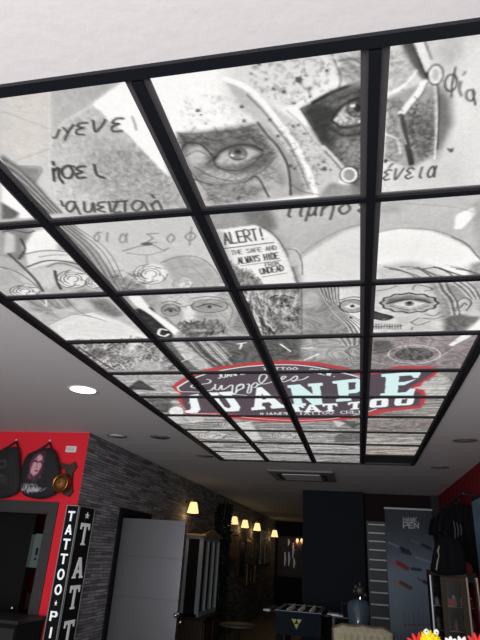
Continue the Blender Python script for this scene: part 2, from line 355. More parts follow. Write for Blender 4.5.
# crest and top right
P([(330, 50), (380, 42), (380, 84), (348, 87), (338, 80)], 178, .8, 2); E(345, 58, 14, 7, 215, .7, 3)
L([(330, 54), (334, 62), (338, 71), (340, 81), (337, 90), (328, 96)], 2, 110, .75, .8)
L([(328, 58), (336, 60), (338, 68)], 3, 230, .8, .8); L([(338, 62), (352, 60), (362, 66)], 2, 110, .7, 1)
S([(333, 60), (372, 52), (372, 78), (342, 82)], 90, 8, 110, .3, .8, .1, .5)
for (x, y, r) in ((272, 90, 2), (283, 93, 2.6), (309, 90, 2), (309, 98, 2), (298, 81, 4), (293, 104, 1.6), (292, 127, 2), (303, 135, 1.6), (298, 126, 1.5), (323, 163, 1.5), (324, 170, 2.6), (330, 171, 1.2),
                  (318, 166, 1.2), (290, 167, 2), (294, 170, 1.6), (277, 137, 2), (269, 121, 1.8), (258, 65, 2), (272, 57, 2), (283, 61, 2), (326, 72, 1.8), (197, 112, 2), (205, 125, 1.4), (241, 108, 2), (243, 122, 2), (200, 116, 1.2),
                  (238, 199, 2), (318, 77, 1), (250, 75, 1.4), (265, 80, 1.2)): E(x, y, r, r*.85, 95, .75, .7)
S([(240, 64), (330, 54), (332, 90), (300, 108), (260, 98)], 160, 2.5, 130, .5, 1, .5, 1); S([(180, 100), (250, 90), (256, 125), (180, 132)], 90, 2.5, 190, .6, 1, .5, 1)
S([(270, 118), (300, 126), (330, 160), (320, 190), (300, 188)], 160, 3, 120, .4, 1, .5, 1)
# --- first row, fourth panel
P([(380, 30), (500, 20), (500, 196), (376, 200)], 210, 1, 1)
P([(455, 40), (500, 30), (500, 190), (470, 190), (450, 120)], 222, .8, 10)
P([(386, 45), (412, 46), (420, 60), (416, 80), (396, 96), (384, 98)], 205, .9, 3)
P([(400, 44), (412, 42), (424, 62), (430, 80), (424, 84), (412, 66)], 115, .9, 1.5)
P([(413, 43), (423, 42), (431, 60), (430, 74), (424, 72)], 222, .95, .8)
L([(411, 44), (418, 60), (426, 78)], 1.6, 80, .8, .7); L([(424, 42), (431, 60)], 1.2, 120, .8, .7)
P([(432, 84), (450, 98), (452, 125), (440, 150), (434, 165)], 120, .85, 4)
P([(440, 40), (462, 40), (462, 60), (448, 70), (438, 62)], 186, .6, 6)
P([(386, 100), (420, 85), (434, 90), (436, 130), (430, 160), (410, 170), (384, 160)], 168, .9, 2)
P([(404, 118), (430, 112), (434, 150), (416, 160)], 128, .7, 4); S([(402, 110), (434, 100), (434, 155), (410, 165)], 260, 3, 70, .4, 1, .5, 1)
S([(386, 50), (415, 55), (410, 90), (386, 95)], 120, 3, 150, .4, .9, .5, 1); S([(386, 100), (405, 100), (402, 165), (386, 160)], 130, 4, 105, .4, .9, .8, .7)
for k in range(3): L([(386+4*k, 96-2*k), (400+3*k, 90-3*k), (412+2*k, 78-3*k)], 2.2, 232, .85, .6)
L([(434, 82), (435.5, 100), (436, 130), (434, 160)], 1.8, 225, .9, .6); L([(437, 86), (438.5, 110), (437, 150)], 1.4, 80, .7, .8)
L([(424, 84), (418, 94), (410, 104), (401, 115)], 8, 228, 1, .6); L([(427, 84), (421, 96), (412, 106), (404, 117)], 1, 110, .8, .6); L([(414, 98), (420, 103)], .9, 140, .8, .5)
L([(400, 117), (404, 135), (408, 152), (411, 165)], 6, 85, .85, .8); L([(398, 118), (400, 130), (405, 145)], 2, 210, .7, .7)
L([(384, 135), (396, 140), (400, 155)], 2, 225, .7, .8); L([(384, 112), (396, 108), (402, 112)], 2, 120, .6, .8)
R_(435, 76, 5.4, 8, 2.6, 240, 1, .15); R_(435, 76, 7.4, 10, .9, 80, .8, .15); E(435, 76, 3.6, 6, 190, .7, .6)
R_(450.5, 84, 6, 8.5, 2, 90, .9, .2); L([(455, 69), (452, 84), (451, 98)], 1.8, 90, .9)
L([(460.5, 83), (459, 91), (461, 97)], 1.9, 92, .9); L([(463, 76), (465, 73)], 1.6, 92, .9)
L([(472, 91), (467, 92), (466, 99), (471, 102), (474, 95), (472, 91), (475, 106)], 1.9, 92, .9)
X('bvei a'.replace(' ', ''), (380, 182), (436, 178), (3, -11), 1.9, 78, .9)
L([(448, 150), (451, 153), (452, 150)], 2, 70, .85); E(385, 162, 2, 2, 70, .8)
P([(384, 186), (478, 178), (478, 192), (384, 196)], 216, .6, 3)

# --- second row
# left panel: folded cloth and roses
P([(-40, 222), (46, 218), (112, 296), (0, 300)], 186, 1, 1)
P([(0, 228), (30, 230), (34, 250), (20, 262), (0, 256)], 145, .8, 3); P([(4, 232), (14, 236), (14, 252), (2, 256)], 210, .8, 1.5)
P([(32, 233), (46, 229), (57, 245), (56, 252), (24, 256), (22, 248)], 232, .95, 1.5)
P([(25, 256), (50, 250), (70, 252), (84, 262), (60, 262), (28, 270)], 222, .9, 1.2); P([(26, 270), (60, 266), (78, 270), (60, 280), (50, 290), (20, 282)], 205, .85, 2)
for pts, t, w_ in (([(2, 233), (12, 231), (26, 234), (33, 232)], 90, 1.6), ([(8, 255), (20, 266), (34, 280), (42, 292)], 105, 3.5), ([(24, 255), (40, 252), (60, 252), (76, 256)], 120, 1.6),
                   ([(26, 268), (44, 262), (62, 262), (80, 266)], 90, 2), ([(38, 258), (52, 256), (66, 256)], 140, 1.2), ([(54, 272), (56, 282), (60, 290)], 80, 3),
                   ([(46, 268), (58, 264), (74, 268), (84, 274)], 120, 1.5), ([(0, 268), (14, 272), (30, 282), (40, 292)], 130, 1.8), ([(20, 240), (24, 250), (18, 260)], 95, 2.5)): L(pts, w_, t, .75, .7)
def rose(x, y, r, ry, tone=222, dk=90):
    E(x, y, r, ry, tone, .85, 1.2)
    for k in range(4):
        q = 1-k*.22; L([(x+r*q*math.cos(t+k), y+ry*q*math.sin(t+k)) for t in np.linspace(0, 4.6, 8)], max(1, r*.07), dk, .7, .5)
    for k in range(5):
        t = k*1.26; L([(x+r*.5*math.cos(t), y+ry*.5*math.sin(t)), (x+r*.8*math.cos(t+.3), y+ry*.8*math.sin(t+.3)), (x+r*math.cos(t+.7), y+ry*math.sin(t+.7))], max(1, r*.08), dk+30, .7, .5)
rose(72, 280, 16, 9); rose(98, 283, 13, 7); rose(24, 292, 15, 6)
P([(84, 290), (112, 296), (60, 297)], 120, .5, 2)
# second panel: faint lettering, hat shape, rose
P([(46, 220), (198, 212), (234, 290), (112, 296)], 203, 1, 1)
P([(52, 224), (70, 222), (112, 272), (120, 294), (108, 294)], 150, .85, 2.5)
for k in range(10): L([(54+k*2, 226), (80+k*3, 252), (108+k*2.2, 292)], 1, 100 if k % 2 else 205, .55, .6)
for st, x0, y0, wd in (('s', 92, 243, 9), ('i', 103, 243, 6), ('a', 117, 244, 11), ('Z', 144, 244, 15), ('o', 165, 244, 10), ('f', 183, 242, 14)):
    X(st, (x0, y0), (x0+wd, y0-.6), (1, -9), 2, 158, .8)
P([(160, 262), (178, 256), (205, 262), (222, 284), (212, 292), (180, 292)], 178, .8, 2.5); L([(160, 264), (176, 258), (196, 258), (212, 268), (222, 284)], 1.3, 130, .7, .8)
L([(170, 270), (190, 268), (206, 282)], 1.1, 150, .6, .8); L([(122, 252), (140, 247), (152, 246), (162, 251), (168, 249)], 1.4, 130, .7, .6); L([(126, 254), (146, 256), (164, 252)], 1.2, 150, .7, .6)
E(146, 245, 6, 1.6, 110, .7, .6); L([(146, 256), (146, 266)], 2, 170, .6, .8)
rose(150, 275, 17, 10, 226, 125); rose(182, 285, 10, 6, 218, 140)
P([(108, 276), (132, 280), (150, 292), (120, 295)], 140, .6, 2.5); S([(112, 270), (145, 272), (150, 292), (118, 294)], 60, 8, 95, .4, 1, .3, .6)
# third panel: notice and hood
P([(198, 210), (374, 198), (371, 286), (234, 292)], 182, 1, 1)
P([(208, 214), (262, 208), (276, 228), (262, 236), (216, 236)], 165, .8, 4); P([(240, 212), (268, 208), (282, 226), (270, 232), (250, 228)], 128, .7, 4)
P([(272, 210), (372, 202), (372, 240), (330, 246), (292, 256), (278, 232)], 192, .9, 3)
P([(296, 262), (320, 246), (345, 232), (374, 224), (374, 290), (300, 290), (290, 275)], 222, .95, 2); L([(296, 258), (318, 243), (340, 231), (374, 222)], 1.4, 150, .6, 1)
P([(280, 262), (296, 258), (302, 288), (292, 290)], 150, .7, 3)
P([(207, 232), (255, 226), (266, 232), (276, 240), (288, 262), (296, 286), (240, 290), (226, 262)], 222, .97, 1); P([(206, 232), (222, 232), (240, 290), (232, 292)], 170, .6, 2)
L([(262, 228), (274, 236), (284, 250), (292, 268), (298, 288)], 1.6, 120, .7, .7)
E(294, 258, 6, 10, 205, .8, 1, .2); L([(288, 250), (296, 252), (301, 262), (302, 276)], 1.2, 110, .7, .7)
X('E', (213, 246.5), (221, 245.6), (-3, -11), 1.9, 110, .9); X('ALERT!', (224, 245.5), (266, 240), (-3, -11), 2, 100, .95)
L([(224, 249.5), (273, 243.5)], 1.3, 90, .9, .4, sm=False); X('THE SAFE AND', (231, 256), (277, 250.5), (-1.2, -4), .9, 110, .85, soft=.35)
X('ALWAYS HIDE', (238, 265), (279, 259.5), (-1.6, -6), 1.3, 80, .95, soft=.35); L([(240, 267), (280, 261.5)], 1, 100, .8, .4, sm=False)
X('FROM', (265, 268), (279, 266), (-1, -3.6), .8, 110, .8, soft=.35); X('UNDEAD', (260, 275.5), (284, 271.5), (-1.4, -5.5), 1.2, 80, .95, soft=.35); L([(262, 278), (286, 274)], .9, 100, .8, .4, sm=False)
P([(228, 262), (240, 270), (258, 280), (262, 290), (238, 291)], 150, .8, 1.5); S([(228, 262), (244, 268), (262, 284), (262, 291), (238, 291)], 70, 6, 80, .5, 1, 1, .8)
X('tim', (282, 218.5), (317, 216.5), (3, -12), 3, 108, .85); X('hse', (317, 217), (373, 213), (3, -11), 3, 108, .85)
# fourth panel: white hood with hair
P([(374, 198), (500, 188), (500, 284), (370, 288)], 200, 1, 1)
P([(376, 204), (400, 202), (404, 212), (378, 218)], 175, .6, 5)
HOOD = [(374, 234), (400, 229.5), (430, 232), (452, 240), (470, 250), (484, 262), (484, 290), (370, 290)]
P(HOOD, 234, 1, 1.2); L([(372, 235), (400, 229.5), (432, 231), (452, 237)], 1.1, 150, .7, .7); L([(452, 238), (466, 245), (476, 256), (482, 262)], 1.8, 120, .7, .8)
P([(456, 216), (474, 208), (477, 214), (461, 230), (454, 230)], 245, .95, 1); L([(400, 204), (450, 208), (478, 214)], 1, 170, .6, .8)
P([(470, 205), (484, 200), (484, 262), (476, 245)], 165, .5, 3)
P([(376, 268), (410, 262), (440, 270), (470, 290), (376, 290)], 190, .7, 4)
for k in range(16):
    x = 378+k*5.6; L([(x, 266+(k % 3)*2), (x+16, 269+(k % 4)*2), (x+34, 280), (x+48, 292)], 1.3 if k % 2 else 1.9, 75 if k % 3 else 200, .6, .7)
P([(470, 265), (484, 262), (484, 292), (468, 284)], 130, .6, 3)

# --- third row
P([(0, 298), (112, 294), (156, 341), (60, 344)], 192, 1, 1)
P([(24, 300), (60, 297), (76, 306), (56, 318), (34, 312)], 160, .8, 3); P([(88, 300), (106, 300), (124, 316), (112, 318), (96, 310)], 120, .75, 3)
P([(50, 328), (70, 318), (92, 314), (120, 322), (150, 340), (66, 342)], 224, .95, 2); L([(50, 327), (70, 318), (93, 314)], 1.2, 245, .8, .8)
for k in range(6): L([(14+10*k, 299), (34+9*k, 308+k), (70+7*k, 312+k*2)], 1.6, 120 if k % 2 else 215, .5, .8)
L([(45, 298), (45.5, 307)], 1.2, 240, .9, .5); P([(50, 312), (64, 309), (80, 313), (60, 318)], 205, .8, 1.5)
# bearded man with spectacles
P([(112, 295), (232, 288), (258, 337), (156, 341)], 172, 1, 1)
P([(134, 310), (150, 308), (172, 332), (172, 341), (152, 341)], 72, .95, 1.2); P([(126, 296), (140, 297), (150, 310), (178, 331), (174, 336), (150, 316), (134, 306)], 226, .95, 1)
P([(144, 296), (226, 291), (238, 300), (238, 315), (226, 332), (206, 338), (186, 333), (164, 316)], 180, .95, 2)
P([(160, 296), (215, 293), (218, 301), (188, 306), (164, 304)], 208, .8, 3); P([(180, 306), (192, 304), (196, 322), (184, 324)], 222, .8, 2)
P([(230, 295), (250, 330), (246, 336), (232, 330), (236, 312)], 150, .8, 2)
for (cx, cy, rx, ry) in ((170, 311, 9, 6), (209, 307, 18, 6.5)):
    E(cx, cy, rx, ry, 160, .7, 1.5); L([(cx-rx*.7, cy+1), (cx, cy-ry*.35), (cx+rx*.7, cy+1)], 2, 80, .8, .6); E(cx, cy+.6, 2.2, 1.6, 60, .8, .6); R_(cx, cy, rx, ry, 1.5, 120, .85, 0); L([(cx-rx, cy-ry-1), (cx, cy-ry-3), (cx+rx, cy-ry)], 2, 110, .6, .8)
L([(179, 308), (191, 306)], 1.2, 110, .8, .5); L([(184, 322), (190, 325), (197, 322)], 1.6, 85, .8, .7)
P([(182, 326), (192, 322), (204, 322), (216, 328), (213, 335), (196, 339), (185, 336)], 118, .55, 3); S([(176, 322), (218, 320), (228, 332), (200, 341), (180, 338)], 240, 3.5, 60, .45, .8, 1.2, .5)
E(199, 331, 8, 1.3, 185, .8, .7); L([(190, 331), (209, 330.5)], .8, 80, .8, .4)
L([(222, 300), (232, 310), (228, 326)], 1.5, 120, .6, .8); L([(165, 318), (174, 326), (184, 334)], 1.4, 110, .7, .8)
L([(166, 331), (160, 330), (158, 335), (164, 337), (168, 335)], 2.4, 225, .95, .5)
S([(150, 298), (235, 293), (240, 330), (190, 336)], 160, 7, 120, .3, .8, .1, .5)
# decaying face beside the hooded woman
P([(234, 290), (370, 284), (367, 336), (257, 338)], 168, 1, 1)
P([(240, 290), (301, 288), (301, 337), (257, 338)], 150, .95, 1); P([(301, 288), (318, 288), (330, 336), (301, 337)], 176, .9, 3); P([(301, 310), (330, 305), (338, 336), (301, 337)], 140, .6, 5)
P([(264, 294), (290, 291), (299, 302), (299, 318), (290, 328), (274, 322), (266, 308)], 188, .8, 2.5)
P([(270, 299), (282, 297), (291, 299), (289, 307), (276, 308)], 92, .75, 2); P([(240, 291), (262, 290), (268, 306), (262, 318), (252, 316)], 185, .7, 2.5)
E(280, 304, 4, 1.7, 205, .85, .7); E(281, 303.8, 1.5, 1.2, 40, .9, .5); L([(268, 300), (276, 296.5), (286, 297), (293, 299)], 2.2, 55, .75, .9); L([(273, 307.5), (281, 309), (289, 306)], 1.2, 80, .7, .8)
P([(292, 308), (299, 306), (299.5, 316), (291, 315)], 95, .7, 1.5); L([(284, 300), (289, 308), (292, 315), (297, 317)], 1.6, 80, .7, .8); P([(282, 319), (299, 317), (299, 321), (286, 323)], 75, .7, 1.3); L([(284, 321), (298, 319)], .9, 215, .7, .5)
P([(262, 316), (278, 312), (284, 330), (272, 336), (262, 330)], 105, .6, 2.5); S([(264, 294), (299, 292), (299, 330), (272, 334)], 190, 4, 70, .5, .9, 1.2, .7); S([(264, 294), (299, 292), (299, 330), (272, 334)], 90, 4, 225, .5, .8, 1.0, .7)
S([(238, 291), (264, 290), (272, 334), (258, 336)], 130, 10, 60, .6, 1.1, -1.15, .3); S([(238, 291), (264, 290), (272, 334), (258, 336)], 90, 10, 228, .6, 1, -1.15, .3)
for k in range(7): L([(262+k*4.5, 290), (258+k*5, 297+k), (262+k*3.4, 306)], 1.1, 70 if k % 2 else 220, .5, .7)
L([(301, 289), (301.5, 337)], 1.3, 105, .7, .6)
P([(336, 290), (370, 286), (368, 335), (350, 334), (340, 315)], 212, .95, 2)
P([(318, 288), (334, 288), (338, 305), (350, 322), (360, 336), (332, 336), (322, 310)], 150, .85, 2)
for k in range(13): L([(318+k*1.8, 288), (324+k*1.4, 300+k*.5), (334+k*1.2, 314), (346+k*2, 326), (352+k*2.4, 338)], 1.1, 65 if k % 2 else 225, .65, .5)
E(352, 307, 13, 6.5, 165, .9, 1); R_(352, 307, 13, 6.5, 1.6, 75, .9); P([(343, 308), (351, 304), (361, 307), (352, 310)], 215, .9, .6); E(352, 307, 2.4, 1.6, 75, .9, .5); L([(340, 301), (352, 298), (366, 299)], 1.6, 70, .8, .6)
E(350.5, 318.5, 1.3, 1.2, 50, .9, .4); E(365, 317, 4, 3, 70, .8, .8)
# painted face of the hooded woman
P([(370, 284), (500, 276), (500, 332), (367, 336)], 200, 1, 1); P([(430, 284), (462, 286), (470, 300), (462, 330), (444, 334), (438, 305)], 150, .8, 3)
P([(468, 284), (500, 280), (500, 318), (478, 312)], 175, .8, 3)
EY = [(409+28*math.cos(t)*(1+.04*math.cos(12*t)), 304+9.5*math.sin(t)*(1+.06*math.cos(12*t))) for t in np.linspace(0, 2*PI, 60, endpoint=False)]
P(EY, 178, .95, .6); P([(388, 300), (408, 296), (430, 300), (432, 304), (386, 305)], 120, .7, 1.5); P([(392, 305), (408, 301), (426, 304), (410, 309)], 208, .9, .7)
E(409, 304.5, 4.5, 2.6, 120, .9, .6); E(409, 304, 1.8, 1.3, 50, .9, .4); L([(386, 305), (400, 301), (418, 300.5), (430, 304)], 1.8, 60, .9, .5); L([(390, 307), (410, 311), (428, 307)], 1, 90, .8, .5)
L(EY, 2.1, 62, .95, .5, True); L([(372, 312), (380, 314.5), (392, 318), (384, 321), (372, 319)], 2.6, 60, .9, .7); P([(370, 312), (392, 317), (390, 320), (372, 320)], 75, .8, .8)
L([(372, 327.5), (390, 327.5), (402, 326.5)], 1.1, 60, .85, .5)
for k in range(11): L([(373+k*2.7, 324.8), (373.3+k*2.7, 330)], .8, 70, .8, .4, sm=False)
for pts in ([(411, 323), (420, 319), (432, 320), (444, 317)], [(410, 323), (418, 326), (430, 322)], [(425, 315), (434, 317), (440, 313)], [(412, 291), (416, 286), (428, 288), (432, 291), (424, 292)], [(376, 292), (388, 290), (396, 287)], [(411, 331), (412, 328)]): L(pts, 1.1, 80, .8, .5)
E(463, 307, 9, 8, 190, .95, 1, .3); L([(456, 312), (458, 302), (466, 299), (471, 304), (466, 312)], 1.4, 90, .85, .6); L([(460, 309), (464, 304), (467, 306)], 1.2, 90, .8, .5)
for k in range(10): L([(436+k*3.4, 284), (440+k*3.2, 292), (448+k*2.8, 302-(k % 3)), (452+k*2.6, 316)] if k < 4 else [(436+k*3.4, 283), (448+k*3, 290), (462+k*2, 300)], 1.4, 75 if k % 2 else 215, .6, .6)
P([(464, 336), (482, 318), (500, 318), (500, 336)], 232, .95, 1.2); P([(446, 318), (458, 316), (480, 318), (462, 334), (444, 336)], 110, .7, 2)

# --- fourth row
P([(60, 343), (156, 340), (184, 372), (106, 374)], 150, 1, 1); S([(64, 344), (155, 341), (182, 371), (108, 373)], 260, 12, 80, .5, 1, .1, .7); S([(64, 344), (155, 341), (182, 371), (108, 373)], 220, 12, 220, .5, 1, .1, .7)
E(132, 353, 14, 5, 190, .7, 1.5); E(98, 354, 10, 5, 100, .6, 2); P([(130, 366), (150, 360), (166, 366), (160, 372), (135, 372)], 190, .7, 1.5); P([(128, 344), (140, 343), (130, 352)], 225, .8, 1); L([(78, 348), (96, 360), (116, 372)], 2.5, 80, .7, 1)
P([(156, 341), (257, 337), (272, 371), (184, 373)], 120, 1, 1); P([(170, 342), (182, 342), (206, 362), (214, 371), (200, 372), (180, 355)], 195, .8, 1.2); P([(198, 342), (215, 341), (232, 356), (224, 364), (212, 358)], 170, .8, 1.5)
for k in range(6): L([(190+k*5, 343), (202+k*5, 356), (216+k*4, 366)], 1.3, 65 if k % 2 else 215, .6, .6)
X('T', (234, 351), (246, 349), (2, -6), 2, 215, .9, soft=.4); X('T', (175, 358), (190, 352), (4, 5), 1.8, 215, .8, soft=.4); P([(226, 352), (262, 345), (268, 362), (232, 364)], 92, .5, 3)
P([(257, 338), (368, 336), (366, 371), (272, 372)], 152, 1, 1); P([(257, 338), (301, 337), (301, 360), (268, 364)], 98, .85, 2); P([(301, 337), (350, 337), (356, 358), (301, 360)], 172, .8, 4)
for q in ([(302, 349), (315, 349)], [(304, 361), (318, 355)], [(258, 342), (268, 356)], [(280, 345), (290, 352)]): L(q, 2.2, 220, .85, .5, sm=False)
for k in range(8): L([(336+k*3.5, 337), (344+k*2, 346), (352-k, 352), (344+k*2, 360)], 1.2, 85 if k % 2 else 200, .6, .6)
P([(368, 336), (500, 331), (500, 371), (366, 371)], (158, 150, 152), 1, 1); P([(374, 341), (390, 342), (396, 352), (384, 356), (372, 352)], 98, .8, 1.5); P([(368, 352), (480, 345), (480, 372), (366, 371)], (138, 130, 134), .6, 4)
E(414, 355, 18, 6, 112, .85, 1.2); R_(414, 355, 26, 9, 1.4, 205, .7); R_(414, 355, 18, 6, 1.2, 75, .8); S([(398, 350), (430, 350), (430, 360), (398, 360)], 50, 5, 70, .6, .9, 0, .5); L([(368, 362), (396, 366), (430, 362), (452, 350)], 1.6, 190, .6, .8)
P([(448, 346), (464, 334), (474, 333), (470, 338), (452, 347)], 222, .95, .8); L([(400, 336), (430, 340), (456, 342)], 1.2, 100, .6, .8)

# --- rows five to ten: rust and weathered boards round the emblem
def boards(poly, y0, y1, tones, n, rgbk=(1, 1, 1)):
    P(poly, tuple(tones[0]*k for k in rgbk), 1, .6)
    xs = [p[0] for p in poly]
    for i in range(n):
        y = y0+(y1-y0)*rng.random(); x = min(xs)+(max(xs)-min(xs))*rng.random(); l = 18+50*rng.random(); t = tones[1+int(rng.integers(len(tones)-1))]
        L([(x-l/2, y+rng.normal()*.5), (x, y+rng.normal()*.8), (x+l/2, y+rng.normal()*.5)], 1+2.4*rng.random(), tuple(t*k for k in rgbk), .6, .7)
for (y0, y1, tn) in ((371, 397, (168, 110, 205, 140)), (396, 417, (160, 95, 215, 130)), (416.5, 431.5, (152, 105, 198, 90)), (431.5, 444.5, (165, 100, 215, 125)), (444.5, 455, (160, 95, 218, 130)), (454, 466, (158, 100, 205, 120))):
    boards([(90, y0), (366, y0), (366, y1), (90, y1)], y0, y1, tn, 95); boards([(366, y0), (480, y0), (480, y1), (366, y1)], y0, y1, tn, 38, (1, .955, .93) if y0 > 440 else (1, .985, .97))
P([(126, 390), (138, 380), (156, 391)], 82, .9, 1); P([(106, 373), (184, 372), (178, 378), (130, 382)], 175, .5, 2); P([(141, 396), (168, 396), (176, 412), (160, 414)], 92, .7, 2)
E(176, 412, 8, 5, 225, .9, .8); R_(176, 412, 8, 5, 1, 120, .8); E(186, 420, 18, 4, 200, .7, 1); rose(232, 425, 14, 4, 195, 90); rose(284, 436, 12, 4, 190, 95); rose(212, 436, 14, 4, 200, 100)
P([(230, 424), (250, 422), (262, 440), (246, 442)], 215, .7, 1); P([(335, 436), (350, 432), (364, 434), (364, 443), (334, 443)], 105, .7, 1.2); P([(330, 419), (345, 424), (338, 428)], 215, .7, 1); P([(340, 420), (362, 424), (352, 429)], 90, .6, 1)
P([(400, 388), (450, 376), (446, 396), (410, 398)], 208, .55, 3); P([(442, 372), (462, 372), (452, 385)], 120, .5, 2)
L([(372, 452), (410, 450), (440, 449)], 2.5, (225, 212, 200), .8, 1)
P([(366, 417), (440, 417), (436, 432), (366, 432)], (140, 128, 128), .5, 1.5)

def vnoise(cell, seed, ox, oy):
    g = np.random.default_rng(seed).random((int(cv.H/cell*1.6)+12, int(cv.W/cell*1.6)+12)); h_, w_ = g.shape
    fx = np.clip(ox/cell+2, 0, w_-2.01); fy = np.clip(oy/cell+2, 0, h_-2.01); ix = fx.astype(int); iy = fy.astype(int); a = fx-ix; b = fy-iy; a = a*a*(3-2*a); b = b*b*(3-2*b)
    return (g[iy, ix]*(1-a)+g[iy, ix+1]*a)*(1-b)+(g[iy+1, ix]*(1-a)+g[iy+1, ix+1]*a)*b-.5
XX, YY = np.meshgrid(np.arange(cv.W, dtype=float), np.arange(cv.H, dtype=float))
wx = vnoise(26, 1, XX, YY)*46; wy = vnoise(26, 2, XX, YY)*46
swirl = np.sin((vnoise(34, 3, XX+wx, YY+wy)*5+vnoise(14, 4, XX+wx, YY+wy)*1.2)*6.0)
strands = vnoise(5, 5, XX+wx*1.6, (YY+wy*1.6)*.45); fine = vnoise(2.6, 6, XX, YY)
Ym = YY*RES; lum = cv.a.mean(2); base_ = blur1(lum, 14)
k1 = np.clip((Ym-.55)/1.4, .12, 1)*np.clip((250-lum)/70, 0, 1)
cv.a += (swirl*14*k1+strands*26*np.clip((250-lum)/80, .0, 1)*np.clip(.35+k1*.65, 0, 1)+fine*12*np.clip((252-lum)/90, 0, 1))[..., None]
cv.a += (.42*(lum-base_))[..., None]+7
cv.a = 255*(np.clip(cv.a, 1, 252)/255)**1.2*np.array([1.0, .994, .984])
# --- emblem
RED = (184, 66, 70); PLUM = (86, 75, 84); WH = (240, 246, 246); MINT = (214, 240, 240)
OUT = [(171, 388), (176, 383), (184, 378), (200, 371), (220, 367), (250, 363), (285, 361), (318, 363), (345, 368), (362, 373), (376, 371), (398, 367), (412, 367), (428, 367), (436, 368.5), (438, 373), (432, 378), (424, 382), (420, 387),
       (413, 388.5), (424, 391), (426, 397), (424, 404), (420, 409), (398, 411), (384, 413), (366, 418), (340, 421), (300, 423), (262, 422), (232, 419), (205, 416), (184, 416), (186, 411), (180, 404), (176, 399), (180, 394), (175, 391)]
P(OUT, RED, 1, .6)
P([(175.5, 388), (187, 380), (203, 373.5), (235, 367.8), (285, 364.5), (318, 366.5), (345, 371), (362, 377), (382, 373.5), (402, 370), (430, 371), (434, 373), (421, 382), (408, 389), (421, 394), (419, 406), (392, 409), (376, 410), (362, 416), (330, 419),
   (285, 419), (240, 415), (215, 413), (188, 414), (183, 404), (180.5, 397), (182, 393)], PLUM, 1, .6)
TOPL = [(177, 388), (188, 381.5), (203, 375.5), (222, 371), (250, 367), (285, 365.5), (312, 367.5), (340, 373), (366, 380)]
L(TOPL, 2.2, WH, 1, .5); L([(320, 370), (345, 374.5), (366, 377)], 1.2, WH, .9, .4)
L([(177, 388), (180, 392), (190, 392.5), (204, 393), (222, 394), (246, 396)], 1.8, WH, .9, .5)
L([(190, 414), (220, 415), (250, 418.5), (290, 421), (330, 419.5), (362, 414), (376, 409.5)], 1.5, WH, .95, .5)
X('JUANPE', (217, 379.5), (245, 374.8), (-1, -3.6), 1.2, WH, 1, soft=.3); X('TATTOO', (262, 371.6), (298, 370.8), (0, -3), 1.1, WH, 1, soft=.3); X('CREW.', (308, 373), (337, 378), (1, -4), 1.3, WH, 1, soft=.3)
X('JUANPE TATTOO CREW', (256, 416.6), (364, 414), (0, -3), 1, WH, .95, soft=.3)
Z = lambda pts, ox, oy, k=6.0: [(ox+x/k, oy+y/k) for x, y in pts]
for q in (Z([(250, 120), (272, 128), (262, 142), (230, 148), (190, 152), (160, 156), (158, 168), (200, 176), (215, 188), (270, 186), (290, 170)], 165, 360),
          Z([(300, 150), (298, 178), (318, 182), (338, 156), (340, 182), (366, 172), (392, 155), (404, 160), (400, 205), (420, 205), (432, 160), (462, 148), (468, 168), (440, 186)], 165, 360),
          Z([(20, 160), (45, 150), (46, 172), (18, 184), (4, 200)], 235, 360), Z([(70, 150), (84, 152), (72, 200), (92, 196), (98, 160), (120, 140), (134, 150), (120, 168), (104, 170)], 235, 360),
          Z([(134, 156), (160, 142), (188, 108), (180, 92), (152, 96), (142, 128), (162, 148), (200, 142), (236, 130)], 235, 360), Z([(262, 134), (296, 112), (302, 102), (284, 104), (272, 124), (290, 136), (330, 122)], 235, 360),
          Z([(330, 122), (362, 100), (372, 112), (352, 132), (340, 128), (400, 122), (438, 104)], 235, 360)): L(q, 1.5, WH, 1, .45)
L([(238, 146/6+360+.1), (242, 384.8)], 1.2, WH, 0, .4)
def quad(poly, q):
    (ax, ay), (bx, by), (cx_, cy_), (dx, dy) = q     # bottom-left, bottom-right, top-right, top-left
    return [((ax*(1-u)+bx*u)*(1-v)+(dx*(1-u)+cx_*u)*v, (ay*(1-u)+by*u)*(1-v)+(dy*(1-u)+cy_*u)*v) for u, v in poly]
